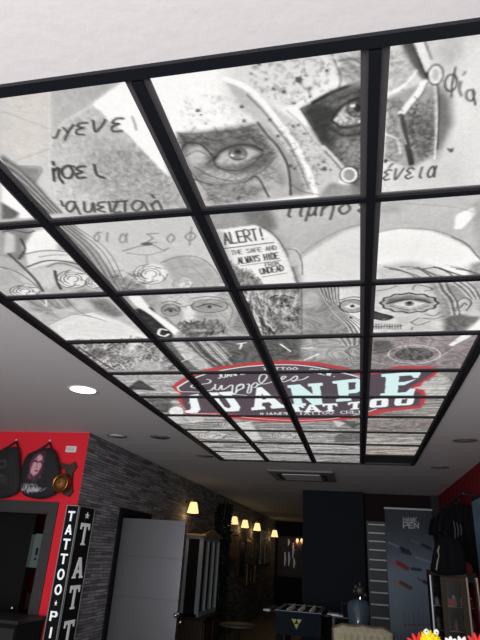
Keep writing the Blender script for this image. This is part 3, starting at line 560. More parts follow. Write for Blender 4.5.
SLAB = {
 'J': [[(.12, 1), (1, 1), (1, .88), (.82, .84), (.82, .2), (.62, 0), (.1, 0), (0, .12), (.3, .18), (.36, .3), (.36, .6), (.2, .5), (.36, .66), (.36, .84), (.12, .88)]],
 'U': [[(0, 1), (.5, 1), (.5, .86), (.4, .84), (.4, .25), (.5, .15), (.62, .25), (.62, .84), (.54, .88), (.54, 1), (1, 1), (1, .86), (.9, .84), (.9, .2), (.75, 0), (.25, 0), (.1, .2), (.1, .84), (0, .88)]],
 'A': [[(.3, 1), (.66, 1), (.92, .14), (1, .12), (1, 0), (.56, 0), (.56, .12), (.64, .15), (.6, .3), (.36, .3), (.32, .15), (.4, .12), (.4, 0), (0, 0), (0, .12), (.08, .14)], [(.4, .44), (.56, .44), (.48, .74)]],
 'N': [[(0, 1), (.36, 1), (.68, .5), (.68, .86), (.58, .88), (.58, 1), (1, 1), (1, .88), (.92, .86), (.92, 0), (.64, 0), (.32, .52), (.32, .14), (.42, .12), (.42, 0), (0, 0), (0, .12), (.08, .14), (.08, .86), (0, .88)]],
 'P': [[(0, 1), (.8, 1), (1, .88), (1, .46), (.8, .34), (.5, .34), (.5, .14), (.6, .12), (.6, 0), (0, 0), (0, .12), (.14, .14), (.14, .86), (0, .88)], [(.5, .86), (.74, .84), (.74, .52), (.5, .5)]],
 'E': [[(0, 1), (1, 1), (.96, .74), (.84, .74), (.76, .86), (.46, .86), (.46, .6), (.62, .6), (.92, .7), (.62, .46), (.46, .46), (.46, .14), (.68, .16), (.78, .3), (.92, .3), (.9, 0), (0, 0), (0, .12), (.12, .14), (.12, .86), (0, .88)]],
 'T': [[(0, 1), (1, 1), (1, .62), (.88, .62), (.82, .8), (.66, .8), (.66, .16), (.78, .14), (.78, 0), (.22, 0), (.22, .14), (.34, .16), (.34, .8), (.18, .8), (.12, .62), (0, .62)]],
 'O': [[(.12, 1), (.88, 1), (1, .86), (1, .14), (.88, 0), (.12, 0), (0, .14), (0, .86)], [(.36, .78), (.64, .78), (.64, .22), (.36, .22)]]}
def slab(ch, q, tone=WH): P([quad(c, q) for c in SLAB[ch]], tone, 1, .25)
slab('J', [(184, 413.5), (205, 413.5), (198, 394.5), (183, 397)]); slab('U', [(215, 412.5), (246, 411.5), (232, 392), (202, 394)]); slab('A', [(251, 411), (287, 408), (266, 387), (252, 389)])
slab('N', [(292, 407.5), (325, 405), (322, 383.5), (287, 386)], MINT); slab('P', [(336, 402.5), (361, 400.5), (364, 378.5), (332, 382)], MINT); slab('E', [(380, 397), (417, 396.5), (421, 372), (381, 375)], MINT)
for ch, q in zip('TATTOO', ([(290, 412.5), (306, 412), (303, 406.5), (287, 407)], [(303, 413), (322, 412.5), (317, 405), (306, 405.5)], [(323, 412.3), (337, 411.8), (337, 404), (322, 404.5)], [(347, 410.5), (362, 409.5), (363, 402), (348, 403)],
                            [(369, 408.5), (388, 407.5), (388, 398.5), (370, 400)], [(394, 406.5), (412, 405.5), (415, 397.5), (395, 398.5)])): slab(ch, q)
# fine pencil grain over the whole print
cv.a *= (1+rng.normal(0, .022, (cv.H, cv.W)))[..., None]; cv.a = np.clip(cv.a, 8, 252)
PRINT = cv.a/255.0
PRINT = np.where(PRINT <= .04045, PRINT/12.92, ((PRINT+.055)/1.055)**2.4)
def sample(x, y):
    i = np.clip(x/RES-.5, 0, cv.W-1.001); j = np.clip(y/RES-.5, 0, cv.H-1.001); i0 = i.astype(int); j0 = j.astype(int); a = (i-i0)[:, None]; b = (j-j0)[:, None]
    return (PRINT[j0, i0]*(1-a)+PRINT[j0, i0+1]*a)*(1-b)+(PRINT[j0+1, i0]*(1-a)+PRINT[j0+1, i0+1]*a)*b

# ------------------------------------------------------------------ materials of the room
def plaster(name, col, bump=.15):
    return mat(name, col, .85, bump=bump, bscale=25, spec=.2)
M_ceil = plaster('ceiling_plaster', rgb(212, 207, 209))
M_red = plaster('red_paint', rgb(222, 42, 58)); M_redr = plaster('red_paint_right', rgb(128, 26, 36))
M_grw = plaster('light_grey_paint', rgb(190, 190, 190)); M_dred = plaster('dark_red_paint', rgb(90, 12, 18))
M_navy = plaster('blue_black_paint', rgb(28, 33, 40)); M_aub = plaster('aubergine_paint', rgb(34, 25, 30)); M_teal = plaster('slate_paint', rgb(52, 60, 66))
M_black = mat('black_satin', (.012, .012, .014, 1), .45); M_mblack = mat('black_matt', (.008, .008, .009, 1), .85, spec=.12)
M_dgrey = mat('dark_grey_trim', rgb(52, 50, 52), .6, var=.3); M_bar = mat('black_grid_paint', (.0065, .0075, .011, 1), .5, spec=.3)
M_rim = mat('grey_aluminium_rim', rgb(84, 80, 84), .5, metal=.2); M_white = mat('white_plastic', rgb(225, 225, 222), .4)
M_chrome = mat('chrome', (.7, .7, .72, 1), .12, metal=1); M_brass = mat('aged_brass', rgb(150, 110, 60), .3, metal=1, var=.4)
M_steel = mat('satin_grey_metal', rgb(112, 111, 116), .27, metal=.6); M_wood = mat('walnut_wood', rgb(78, 60, 48), .45, var=.6, bscale=8)
M_dwood = mat('dark_wood', rgb(40, 31, 27), .5, var=.5, bscale=9); M_gold = mat('dull_gold_frame', rgb(120, 95, 60), .45, metal=.6)
def stone_mat():
    m = bpy.data.materials.new('split_slate'); m.use_nodes = True; nt = m.node_tree; N = nt.nodes; Lk = nt.links; p = N['Principled BSDF']
    tc = N.new('ShaderNodeTexCoord'); sp = N.new('ShaderNodeSeparateXYZ'); cb = N.new('ShaderNodeCombineXYZ'); Lk.new(tc.outputs['Object'], sp.inputs[0])
    Lk.new(sp.outputs['Y'], cb.inputs['X']); Lk.new(sp.outputs['Z'], cb.inputs['Y'])
    br = N.new('ShaderNodeTexBrick'); br.inputs['Scale'].default_value = 1; br.inputs['Brick Width'].default_value = .28; br.inputs['Row Height'].default_value = .032
    br.inputs['Mortar Size'].default_value = .0025; br.inputs['Color1'].default_value = rgb(176, 174, 178); br.inputs['Color2'].default_value = rgb(108, 107, 112); br.inputs['Mortar'].default_value = rgb(22, 22, 24); br.offset = .37
    Lk.new(cb.outputs[0], br.inputs['Vector'])
    mp = N.new('ShaderNodeMapping'); mp.inputs['Scale'].default_value = (1, 3.5, 38); Lk.new(tc.outputs['Object'], mp.inputs[0])
    nz = N.new('ShaderNodeTexNoise'); nz.inputs['Scale'].default_value = 1.6; nz.inputs['Detail'].default_value = 6; Lk.new(mp.outputs[0], nz.inputs['Vector'])
    rp = N.new('ShaderNodeValToRGB'); rp.color_ramp.elements[0].position = .3; rp.color_ramp.elements[0].color = (.5, .5, .51, 1); rp.color_ramp.elements[1].position = .72; rp.color_ramp.elements[1].color = (1.15, 1.14, 1.15, 1)
    Lk.new(nz.outputs['Fac'], rp.inputs[0]); mx = N.new('ShaderNodeMixRGB'); mx.blend_type = 'MULTIPLY'; mx.inputs[0].default_value = 1
    Lk.new(br.outputs['Color'], mx.inputs[1]); Lk.new(rp.outputs[0], mx.inputs[2]); Lk.new(mx.outputs[0], p.inputs['Base Color']); p.inputs['Roughness'].default_value = .75
    bp = N.new('ShaderNodeBump'); bp.inputs['Strength'].default_value = .8; bp.inputs['Distance'].default_value = .02; Lk.new(rp.outputs[0], bp.inputs['Height']); Lk.new(bp.outputs[0], p.inputs['Normal'])
    return m
M_stone = stone_mat()

# ------------------------------------------------------------------ the shell
XL, XR, YR, YC, YF = -2.85, 1.38, 5.32, 10.0, 19.8     # stone wall, right wall, red wall, column front, far wall
XW = -6.4; YS = -1.7
gx0, gx1, gy0, gy1 = MX0, MX0+2.4, MY0, MY0+6.0
b = MB()
b.box(XW, gx0, YS, gy1, HC, HC+.12); b.box(gx1, XR+.2, YS, gy1, HC, HC+.12); b.box(gx0, gx1, YS, gy0, HC, HC+.12); b.box(XW, XR+.2, gy1, YF+.2, HC, HC+.12)
b.box(gx0-.05, gx1+.05, gy0-.05, gy1+.05, HC+.12, HC+.3)
struct('ceiling', b, M_ceil)
struct('floor', MB().box(XW, XR+.2, YS, YF+.2, -.1, 0), mat('grey_floor_tiles', rgb(84, 82, 82), .5, var=.3, bscale=3))
struct('wall_left', MB().box(XL-.2, XL, YR+.002, YF, 0, HC), M_stone)
DX1 = at_y(49, 512, YR).x; DZ = at_y(49, 512, YR).z
b = MB(); b.box(XL-.002, DX1, YR, YR+.12, 0, HC); b.box(XW, DX1, YR, YR+.12, DZ, HC); b.box(XW, -5.4, YR, YR+.12, 0, DZ)
struct('wall_front_left', b, M_red)
struct('wall_far_left', MB().box(XW-.1, XW, YS, YR+3, 0, HC), M_grw)
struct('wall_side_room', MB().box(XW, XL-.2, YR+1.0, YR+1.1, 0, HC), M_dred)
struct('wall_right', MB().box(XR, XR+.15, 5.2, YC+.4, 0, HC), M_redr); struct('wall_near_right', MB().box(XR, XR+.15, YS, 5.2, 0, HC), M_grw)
struct('wall_back', MB().box(.095, XR, YC+.2, YC+.4, 0, HC), M_aub)
struct('wall_column', MB().box(-.965, .095, YC, YC+.4, 0, HC), M_navy)
struct('wall_corridor', MB().box(-.965, -.8, YC+.4, YF, 0, HC), M_navy)
struct('wall_far', MB().box(XL-.2, -.8, YF, YF+.15, 0, HC), M_navy)
b = MB(); b.box(XW, XR, YS-.1, YS, 0, .25); b.box(XW, XR, YS-.1, YS, 2.4, HC); b.box(XW, -4.3, YS-.1, YS, .25, 2.4); b.box(1.25, XR, YS-.1, YS, .25, 2.4)
struct('wall_shopfront', b, M_dgrey)
b = MB(); b.box(DX1-.0, DX1+.1, YR-.015, YR, 0, DZ+.1); b.box(-5.5, DX1, YR-.015, YR, DZ, DZ+.1); b.box(DX1-.02, DX1, YR, YR+.12, 0, DZ); b.box(-5.5, DX1, YR, YR+.12, DZ-.02, DZ)
struct('trim_1', b, M_dgrey)
b = MB(); b.box(at_y(432, 520, YC+.19).x+.0, XR-.002, YC+.14, YC+.198, 0, HC-.001); struct('trim_2', b, M_teal)

# ------------------------------------------------------------------ ceiling grid and printed panels
grid = thing('panel_grid', 'black metal grid holding the backlit printed ceiling panels', 'ceiling grid', (gx0, gy0, HC))
def gb(name, x0, x1, y0, y1, z0=-.012, z1=.02): return MB().box(x0, x1, y0, y1, z0, z1).build(name, M_bar, grid)
for i in range(5):
    if i in (0, 4): gb('border_bar', (0 if i == 0 else 2.4)-.022-(.008 if i == 0 else 0), (0 if i == 0 else 2.4)+.022, -.022, 6.02, z1=0)
    else: gb('main_bar', .6*i-.0145, .6*i+.0145, .022, 5.978)
gb('border_bar', .022, 2.378, -.022, .012, z1=0); gb('border_bar', .022, 2.378, 5.985, 6.02, z1=0)
for j in range(1, 10):
    for i in range(4): gb('cross_bar', .6*i+.0145+(.0075 if i == 0 else 0), .6*i+.5855-(.0075 if i == 3 else 0), .6*j-.0125, .6*j+.0125, -.009)
M_print = print_mat('backlit_print', True, strength=1.0)
PL = [['outermost nearest panel, a pale corner of fabric cut off by the photo edge', 'nearest panel with curved head covered in dark greek letters', 'nearest panel with the helmeted face and two staring eyes', 'nearest panel on the right with cheek guard, ring and greek word'],
      ['panel with pale folded cloth and roses, left of the thickest lettering', 'panel with faint greek letters above a pale rose', 'panel with the printed alert notice beside a pale curved hood', 'panel with the top of a plain white hood and hair strands'],
      ['panel on the left border with a pale mountain shape and a short white line', 'panel with bearded man wearing spectacles', 'panel with decaying face on the left and long hair on the right', 'panel with painted face, scalloped eye and an ear'],
      ['panel on the left border crowded with busy grey sketching', 'panel with dark folds and one pale letter T, above the emblem', 'panel with curly hair end above the emblem centre', 'panel with grey oval watch-like shape above the big E'],
      ['panel on the left border with a dark grey triangle', 'panel with the script letter S and the left tip of the red-edged emblem', 'panel with the script word end over the tops of A, N and P', 'panel with most of the big letter E'],
      ['panel on the left border with a dark smudge beside a pale ball', 'panel with the lower halves of the big letters J and U', 'panel with the lower halves of the big A and N', 'panel with the last two letters of the word TATTOO'],
      ['left border panel of grey swirls, just below the emblem tip row', 'panel with grey rose swirls under the emblem, second from the left border', 'panel with the thin red bottom edge of the emblem, third column', 'right border panel of plain grey weathered boards just under the emblem'],
      ['left border panel three rows from the far end', 'panel with pale slanted streak, second column, three rows from the far end', 'panel with dark rounded patch, third column, three rows from the far end', 'right border panel of pale grey boards, three rows from the far end'],
      ['left border panel next to the last row', 'grey board panel of second column next to the last row', 'grey board panel of third column next to the last row', 'brownish cream board panel beside the unlit corner panel'],
      ['left corner panel of the far row', 'lit far row panel, second from the left corner', 'lit far row panel touching the unlit corner panel', 'unlit black panel in the far right corner of the grid']]
M_off = mat('unlit_panel', (.012, .012, .014, 1), .4)
for j in range(10):
    n = (150, 150) if j < 2 else (110, 90) if j < 5 else (100, 44)
    for i in range(4):
        x0, y0 = .6*i+.015, .6*j+.0127; x1, y1 = .6*i+.585, .6*j+.5873
        t = thing('printed_panel', 'backlit '+PL[j][i] if (i, j) != (3, 9) else PL[j][i], 'ceiling panel', (gx0+.6*i+.3, gy0+.6*j+.3, HC+.006), group='printed panels in the ceiling grid')
        u = np.linspace(x0, x1, n[0]+1); v = np.linspace(y0, y1, n[1]+1); U, V = np.meshgrid(u, v)
        vs = np.stack([U.ravel()-.6*i-.3, V.ravel()-.6*j-.3, np.zeros(U.size)], 1); k = n[0]+1
        a = (np.arange(n[1])[:, None]*k+np.arange(n[0])[None, :]).ravel(); F = np.stack([a, a+k, a+k+1, a+1], 1)
        me = bpy.data.meshes.new('print'); N0 = len(vs)
        hx, hy = (x1-x0)/2, (y1-y0)/2
        bx = np.array([(-hx, -hy, 0), (hx, -hy, 0), (hx, hy, 0), (-hx, hy, 0), (-hx, -hy, .008), (hx, -hy, .008), (hx, hy, .008), (-hx, hy, .008)])
        vs = np.vstack([vs, bx]); F = np.vstack([F, np.array([(4, 5, 6, 7), (0, 1, 5, 4), (1, 2, 6, 5), (2, 3, 7, 6), (3, 0, 4, 7)])+N0])
        me.vertices.add(len(vs)); me.vertices.foreach_set('co', vs.astype(np.float32).ravel()); me.loops.add(F.size); me.loops.foreach_set('vertex_index', F.astype(np.int32).ravel())
        me.polygons.add(len(F)); me.polygons.foreach_set('loop_start', np.arange(0, F.size, 4, dtype=np.int32)); me.update(calc_edges=True)
        if (i, j) == (3, 9): me.materials.append(M_off)
        else:
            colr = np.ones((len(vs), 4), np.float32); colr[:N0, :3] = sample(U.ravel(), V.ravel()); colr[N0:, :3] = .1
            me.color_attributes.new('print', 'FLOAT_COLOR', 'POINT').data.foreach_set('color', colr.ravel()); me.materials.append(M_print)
        o = bpy.data.objects.new('print_sheet', me); C.objects.link(o); o.parent = t
        r = MB(); q = .019
        r.box(-hx, -hx+q, -hy, hy, -.006, -.0008); r.box(hx-q, hx, -hy, hy, -.006, -.0008); r.box(-hx+q, hx-q, -hy, -hy+q*.45, -.006, -.0008); r.box(-hx+q, hx-q, hy-q*.45, hy, -.006, -.0008)
        r.build('rim', M_rim, t)

# ------------------------------------------------------------------ ceiling fittings
M_glow = mat('lamp_glow', (.9, .9, .9, 1), .5, emis=(1, .97, .94, 1), es=3.2)
M_unlit = mat('unlit_diffuser', rgb(120, 116, 118), .5)
M_unl2 = mat('cream_diffuser', rgb(225, 222, 222), .5)
def downlight(px, py, r, label, lit):
    p = at_z(px, py, HC); t = thing('downlight', label, 'ceiling light', (p.x, p.y, HC), group='recessed ceiling downlights')
    MB().lathe([(r, 0), (r*1.22, -.004), (r*1.25, -.001), (r*1.25, .0)], 32).build('trim_ring', M_white if lit else M_unlit, t)
    MB().lathe([(0, -.002), (r, -.002), (r, .0), (0, .0)], 32).build('diffuser', M_glow if lit else M_unl2 if px == 117 else M_unlit, t)
    if lit:
        l = bpy.data.lights.new('downlight_beam', 'AREA'); l.shape = 'DISK'; l.size = r*1.6; l.energy = 6; l.color = (1, .95, .9)
        o = bpy.data.objects.new('downlight_beam', l); C.objects.link(o); o.location = (0, 0, -.012); o.parent = t
downlight(83, 390, .1, 'round recessed downlight glowing white, nearest to the panel grid', True)
downlight(117, 436, .09, 'round unlit downlight close to the stone wall top', False)
downlight(160, 437, .09, 'round unlit downlight between stone wall and panel grid', False)
downlight(205, 456, .09, 'round unlit downlight farther along the left ceiling strip', False)
def slot(px, py, label):
    p = at_z(px, py, HC); t = thing('round_vent', label, 'vent', (p.x, p.y, HC), group='round vents on the right ceiling strip')
    MB().lathe([(.11, 0), (.11, -.008), (.085, -.012), (.08, -.004), (.05, -.004), (.045, -.012), (0, -.012)], 28).build('vent_disc', M_unlit, t)
slot(465, 440, 'round grey vent near right border of the grid'); slot(440, 467, 'round grey vent farther down the right ceiling strip')
t = thing('air_conditioner', 'square ceiling cassette air conditioner beyond the end of the panel grid', 'air conditioner', (-.78, 8.05, HC-.002))
MB().box(-.46, .46, -.5, .5, -.035, 0, .012).build('casing', mat('cassette_grey', rgb(125, 122, 124), .5), t)
g = MB(); g.box(-.27, .27, -.3, .3, -.047, -.036, .004)
gr = g.build('grille', mat('cassette_white', rgb(215, 215, 215), .5), t)
for s in (-1, 1):
    MB().box(s*.33-.025, s*.33+.025, -.3, .3, -.04, -.0355).build('air_slot', M_dgrey, t); MB().box(-.28, .28, s*.38-.025, s*.38+.025, -.04, -.0355).build('air_slot', M_dgrey, t)

# ------------------------------------------------------------------ wall lamps on the stone wall
M_shade = mat('lit_glass_shade', (.9, .75, .4, 1), .4, emis=(1, .76, .33, 1), es=1.15)
def wall_lamp(p, label, face=(1, 0), s=1.0, power=1.0):
    t = thing('glass_sconce', label, 'wall lamp', p, math.atan2(face[1], face[0]), 'lit glass wall lamps')
    MB().lathe([(0, -.0), (.045*s, 0), (.05*s, .012), (.02*s, .022), (0, .022)], 20, axis='x').build('wall_plate', M_brass, t)
    MB().tube([(.015, 0, 0), (.07*s, 0, .01*s), (.1*s, 0, .06*s), (.12*s, 0, .055*s), (.12*s, 0, .02*s)], .008*s, 8).build('arm', M_brass, t)
    MB().lathe([(.045*s, .02*s), (.055*s, 0), (.085*s, -.13*s), (.079*s, -.13*s), (.05*s, -.004*s), (.0, .015*s)], 24, (.12*s, 0, 0)).build('lamp_shade', M_shade, t)
    l = bpy.data.lights.new('bulb', 'POINT'); l.energy = power; l.color = (1, .62, .3); l.shadow_soft_size = .04*s
    o = bpy.data.objects.new('bulb', l); C.objects.link(o); o.parent = t; o.location = (.12*s, 0, -.17*s)
for (px, py), lb, s in (((191.5, 503.5), 'nearest wall lamp, largest cream glass shade beside the grey door', 1.15), ((233.7, 517.5), 'second wall lamp from the grey door', 1.05), ((243.7, 521), 'third wall lamp from the grey door', 1.15),
                     ((255.5, 524), 'fourth wall lamp from the grey door', 1.25), ((272.8, 531), 'farthest wall lamp on the stone wall', 1.35)):
    p = at_x(px, py, XL+.1); p.x = XL; wall_lamp(p, lb, s=s)
for px, lb in ((297.5, 'tiny left lamp of the added pair standing in for reflections on the far corridor wall'), (302, 'tiny right lamp of the added pair standing in for reflections on the far corridor wall')):
    p = at_y(px, 539, YF); wall_lamp((p.x, YF, p.z), lb, (0, -1), .6, 1)  # added lamps that stand in for mirrored images of the wall lamps

# ------------------------------------------------------------------ red wall, left
def pillow(outline, depth, nr=16, holes=None):
    """padded shape with an outline in x,z; front faces -y; returns verts, faces"""
    o = np.array(outline, float); c = o.mean(0); vs = []; fs = []; n = len(o)
    for side in (-1, 1):
        base = len(vs)
        for k in range(nr+1):
            t_ = k/nr; h = depth*math.sqrt(max(0, 1-t_**3))
            for q in o: p = c+(q-c)*t_; vs.append((p[0], side*h*.5 - depth*.5, p[1]))
        for k in range(nr):
            for j in range(n):
                q = (base+k*n+j, base+k*n+(j+1) % n, base+(k+1)*n+(j+1) % n, base+(k+1)*n+j); fs.append(q if side > 0 else q[::-1])
    return vs, fs
M_bagprint = print_mat('printed_black_fabric', False, rough=.8)
def bag(t, px, paint=None):
    out = [at_y(x, y, YR-.07) for x, y in px]; cx_ = t.location.x; cz_ = t.location.z
    o2 = smooth([(p.x-cx_, p.z-cz_) for p in out], 6, True); vs, fs = pillow(o2, .13, 40)
    mb = MB().add(vs, fs, True); x0, x1 = o2[:, 0].min(), o2[:, 0].max(); z0, z1 = o2[:, 1].min(), o2[:, 1].max()
    cb = Canvas(x1-x0, z1-z0, .0035, lambda u, v: (u*(x1-x0), v*(z1-z0)), (24, 23, 26)); paint(cb)
    A = cb.a/255.; A = np.where(A <= .04045, A/12.92, ((A+.055)/1.055)**2.4); V_ = np.array(vs)
    ix = np.clip(((V_[:, 0]-x0)/.0035).astype(int), 0, cb.W-1); iz = np.clip(((V_[:, 2]-z0)/.0035).astype(int), 0, cb.H-1)
    col = np.ones((len(vs), 4)); col[:, :3] = A[iz, ix]; half = len(vs)//2; col[half:, :3] = .01
    return mb.build('bag_body', M_bagprint, t, col)
def paint_face(c):
    K = lambda *a, **k: c.poly(*a, **k)
    c.poly([(.26, .42), (.34, .86), (.5, .95), (.6, .88), (.62, .5), (.5, .3)], (84, 42, 66), .8, .02)
    c.poly([(.3, .5), (.34, .74), (.44, .86), (.54, .8), (.56, .6), (.5, .47), (.42, .42), (.34, .46)], (214, 160, 172), 1, .012)
    for q in ([(.35, .70), (.4, .72), (.43, .69)], [(.48, .70), (.52, .71), (.545, .68)]): c.line(q, .035, (50, 22, 40), .95, .01)
    c.line([(.455, .7), (.44, .6), (.47, .58)], .015, (120, 70, 90), .8, .01); c.ell(.455, .52, .045, .018, (170, 40, 70), 1, .006)
    for k in range(6): c.line([(.32+.02*k, .86-.02*k), (.26+.01*k, .66), (.3, .48), (.22+.03*k, .36)], .014, (120, 66, 96), .8, .01)
    c.line([(.42, .42), (.43, .34), (.41, .26)], .014, (150, 130, 150), .8, .01)
    for k in range(5): c.line([(.14+.09*k, .10), (.19+.09*k, .21+.02*(k % 2)), (.2+.09*k, .13), (.26+.09*k, .2)], .018, (205, 200, 210), 1, .01)
    for k in range(3): c.line([(.1+.1*k, .22), (.3+.1*k, .26), (.42+.1*k, .14), (.6+.08*k, .2)], .013, (185, 180, 190), .9, .008)
    for (x, y) in ((.3, .6), (.33, .38), (.58, .4), (.56, .72)): c.ell(x, y, .02, .03, (160, 70, 100), .8, .01)
def paint_plain(c):
    c.line([(.45, .68), (.62, .7), (.66, .6), (.5, .56), (.5, .44), (.66, .42)], .03, (60, 70, 70), .9, .015)
    for k in range(5): c.line([(.4, .3+.03*k), (.6, .33+.03*k), (.75, .26+.03*k)], .012, (52, 60, 62), .8, .01)
def hang_bag(label, loc, px, paint, loop):
    L0 = at_y(*loc, YR); t = thing('drawstring_bag', label, 'bag', (L0.x, YR-.002, L0.z), group='black bags on the red wall')
    bag(t, px, paint); mb = MB(); T3 = [at_y(x, y, YR) for x, y in loop]; mb.tube([(p.x-L0.x, -.03, p.z-L0.z) for p in T3], .013, 8); mb.build('strap', M_black, t)
hang_bag('black bag printed with a pink toned woman\'s face, next to the brass clock', (42, 472), [(30, 453), (38, 450), (47, 448), (54, 450), (58, 458), (60, 472), (58, 488), (54, 495), (42, 499), (28, 497), (21, 491), (21, 476), (23, 464), (26, 457)], paint_face, [(38, 452), (46, 447), (51, 443), (53, 449), (56, 456)])
hang_bag('black bag with dim grey print, cut off by the photo edge', (4, 472), [(-12, 452), (2, 450), (12, 447), (19, 449), (20, 462), (21, 476), (19, 490), (12, 496), (-2, 499), (-18, 496), (-24, 486), (-22, 466)], paint_plain, [(2, 452), (12, 446), (18, 442), (20, 449), (20, 456)])
for x, y, lb in ((51, 441, 'small white hook above the bag with the face print'), (17.5, 440.5, 'small white hook above the cut-off bag')):
    p = at_y(x, y, YR); MBh = MB().lathe([(0, -.03), (.01, -.028), (.012, -.02), (.005, -.016), (.005, 0), (0, 0)], 12, axis='y'); o = MBh.build('coat_hook', M_white); o.location = (p.x, YR, p.z); tag(o, lb, 'hook', 'small white wall hooks')
p = at_y(72, 449.5, YR); t = thing('alarm_box', 'small white box high on the red wall by the corner', 'alarm', (p.x, YR, p.z))
MB().box(-.062, .062, -.03, 0, -.034, .034, .008).build('cover', M_white, t); MB().box(-.045, .045, -.0325, -.0302, -.02, .02, .001).build('front_plate', mat('pale_plate', rgb(200, 200, 200), .4), t)
# brass clock on a wooden plaque
p = at_y(68, 481, YR); t = thing('brass_clock', 'round brass clock on shaped wooden plaque beside the face printed bag', 'clock', (p.x, YR, p.z))
pl = [(63, 463), (70, 465), (76, 462), (78, 467), (74, 473), (73, 483), (74, 492), (70, 497), (64, 495), (64, 488), (67, 478), (66, 470), (61, 468)]
MB().prism([(at_y(x, y, YR).x-p.x, at_y(x, y, YR).z-p.z) for x, y in pl], 'y', -.03, 0).build('plaque', mat('carved_brown_wood', rgb(70, 46, 34), .5, var=.5, bump=.6, bscale=30), t)
cx_ = at_y(60, 483, YR-.12).x-p.x; cz_ = at_y(60, 483, YR-.12).z-p.z
MB().lathe([(.07, -.03), (.094, -.06), (.094, -.12), (.084, -.13), (.074, -.122), (0, -.122)], 32, (cx_, 0, cz_), 'y').build('case', M_brass, t)
fc = MB().lathe([(.07, -.1225), (0, -.126)], 28, (cx_, 0, cz_), 'y').build('dial', mat('dial_amber', rgb(150, 95, 50), .4), t)
MB().bar((cx_, -.129, cz_), (cx_+.025, -.129, cz_+.02), .005, .003).bar((cx_, -.129, cz_), (cx_-.01, -.129, cz_+.035), .005, .003).lathe([(0, -.131), (.008, -.13), (.008, -.126)], 10, (cx_, 0, cz_), 'y').build('clock_hands', M_mblack, fc)
MB().bar((cx_, -.03, cz_+.02), (.02, -.03, .07), .02, .012, (0, 1, 0)).build('bracket', M_dwood, t)
# doorway: black panel, intercom and switch on the dark red strip
p0 = at_y(37, 513, YR+.3)
t = thing('black_door', 'black door leaf standing inside the red wall doorway', 'door', (p0.x, YR+.3, 0))
MB().box(-.9, 0, 0, .05, .02, p0.z, .004).build('door_leaf', M_mblack, t); k_ = at_y(14, 608, YR+.3)
MB().lathe([(0, -.05), (.018, -.045), (.022, -.03), (.01, -.02), (.01, 0), (0, 0)], 16, (k_.x-p0.x, 0, k_.z), 'y').build('door_knob', M_chrome, t)
p = at_y(37, 551, YR+.2); t = thing('intercom_box', 'tall grey metal box with black slot inside the doorway', 'intercom', (p.x, YR+.2, p.z))
M_ic = mat('greenish_grey_metal', rgb(92, 106, 106), .35, metal=.3)
MB().box(-.035, .065, -.03, .09, -.16, .17, .006).build('housing', M_ic, t); MB().box(-.085, -.037, -.02, .06, -.16, .16, .005).build('side_panel', mat('darker_grey_metal', rgb(66, 76, 78), .35, metal=.3), t)
MB().box(.005, .03, -.036, -.03, -.04, .03, .003).build('slot', M_mblack, t); MB().lathe([(0, -.036), (.012, -.034), (.012, -.03)], 12, (.015, 0, -.075), 'y').build('button', M_mblack, t)
MB().box(-.02, .05, .09, .8, -.05, .05).build('mounting_arm', M_dgrey, t)
p = at_y(29.5, 601, YR+.98); t = thing('light_switch', 'small brownish switch plate low on the dark red wall', 'switch', (p.x, YR+1.0, p.z))
M_sw = mat('switch_beige', rgb(110, 90, 84), .5); MB().box(-.06, .06, -.012, 0, -.085, .085, .004).build('plate', M_sw, t); MB().box(-.03, .03, -.018, -.012, -.045, .045, .003).build('rocker', M_sw, t)
p = at_y(45, 616, YR-.05)
t = thing('counter_cabinet', 'low black cabinet in front of the red wall doorway', 'cabinet', (p.x, YR-.05, 0)); hz = p.z
MB().box(-1.3, 0, -.45, 0, .0, hz-.03, .004).build('body', M_mblack, t); MB().box(-1.32, .01, -.47, .01, hz-.03, hz, .004).build('top', M_black, t)
for k in range(3): MB().box(-1.28+.43*k, -.87+.43*k, -.47, -.452, .05, hz-.06, .003).build('door', M_black, t)

# ------------------------------------------------------------------ corner sign
def poly_letters(mb, st, place, W, H, step, axis):
    """flat raised letters stacked downwards"""
    for i, ch in enumerate(st):
        cx0, cz0 = place(i)
        for c in (SLABS if axis == 'x' else SANS)[ch]:
            mb.prism_letter(c, cx0, cz0, W, H) if False else None
LET = {  # solid block letters as non-overlapping bars (x0,z0,x1,z1) or slanted quads
 'T': [[(0, 1), (1, 1), (1, .82), (0, .82)], [(.38, .82), (.62, .82), (.62, 0), (.38, 0)]],
 'A': [[(.37, 1), (.63, 1), (1, 0), (.76, 0)], [(.37, 1), (.5, .8), (.24, 0), (0, 0)], [(.3, .4), (.7, .4), (.74, .24), (.26, .24)]],
 'O': None, 'P': [[(0, 1), (.24, 1), (.24, 0), (0, 0)], [(.24, 1), (.85, 1), (.85, .84), (.24, .84)], [(.24, .56), (.85, .56), (.85, .4), (.24, .4)], [(.7, .9), (1, .85), (1, .5), (.7, .5)]],
 'I': [[(.38, 1), (.62, 1), (.62, 0), (.38, 0)]], 'E': [[(0, 1), (.24, 1), (.24, 0), (0, 0)], [(.24, 1), (.95, 1), (.95, .82), (.24, .82)], [(.24, .6), (.85, .6), (.85, .42), (.24, .42)], [(.24, .18), (.95, .18), (.95, 0), (.24, 0)]],
 'R': [[(0, 1), (.24, 1), (.24, 0), (0, 0)], [(.24, 1), (.85, 1), (.85, .84), (.24, .84)], [(.24, .56), (.85, .56), (.85, .4), (.24, .4)], [(.7, .9), (1, .85), (1, .5), (.7, .5)], [(.45, .42), (.7, .42), (1, 0), (.74, 0)]],
 'serif': [[(0, 1), (1, 1), (1, .7), (.9, .7), (.84, .84), (.16, .84), (.1, .7), (0, .7)], [(.4, .84), (.6, .84), (.6, .06), (.4, .06)], [(.28, .08), (.72, .08), (.72, 0), (.28, 0)]],
}
for k in range(12):
    pass
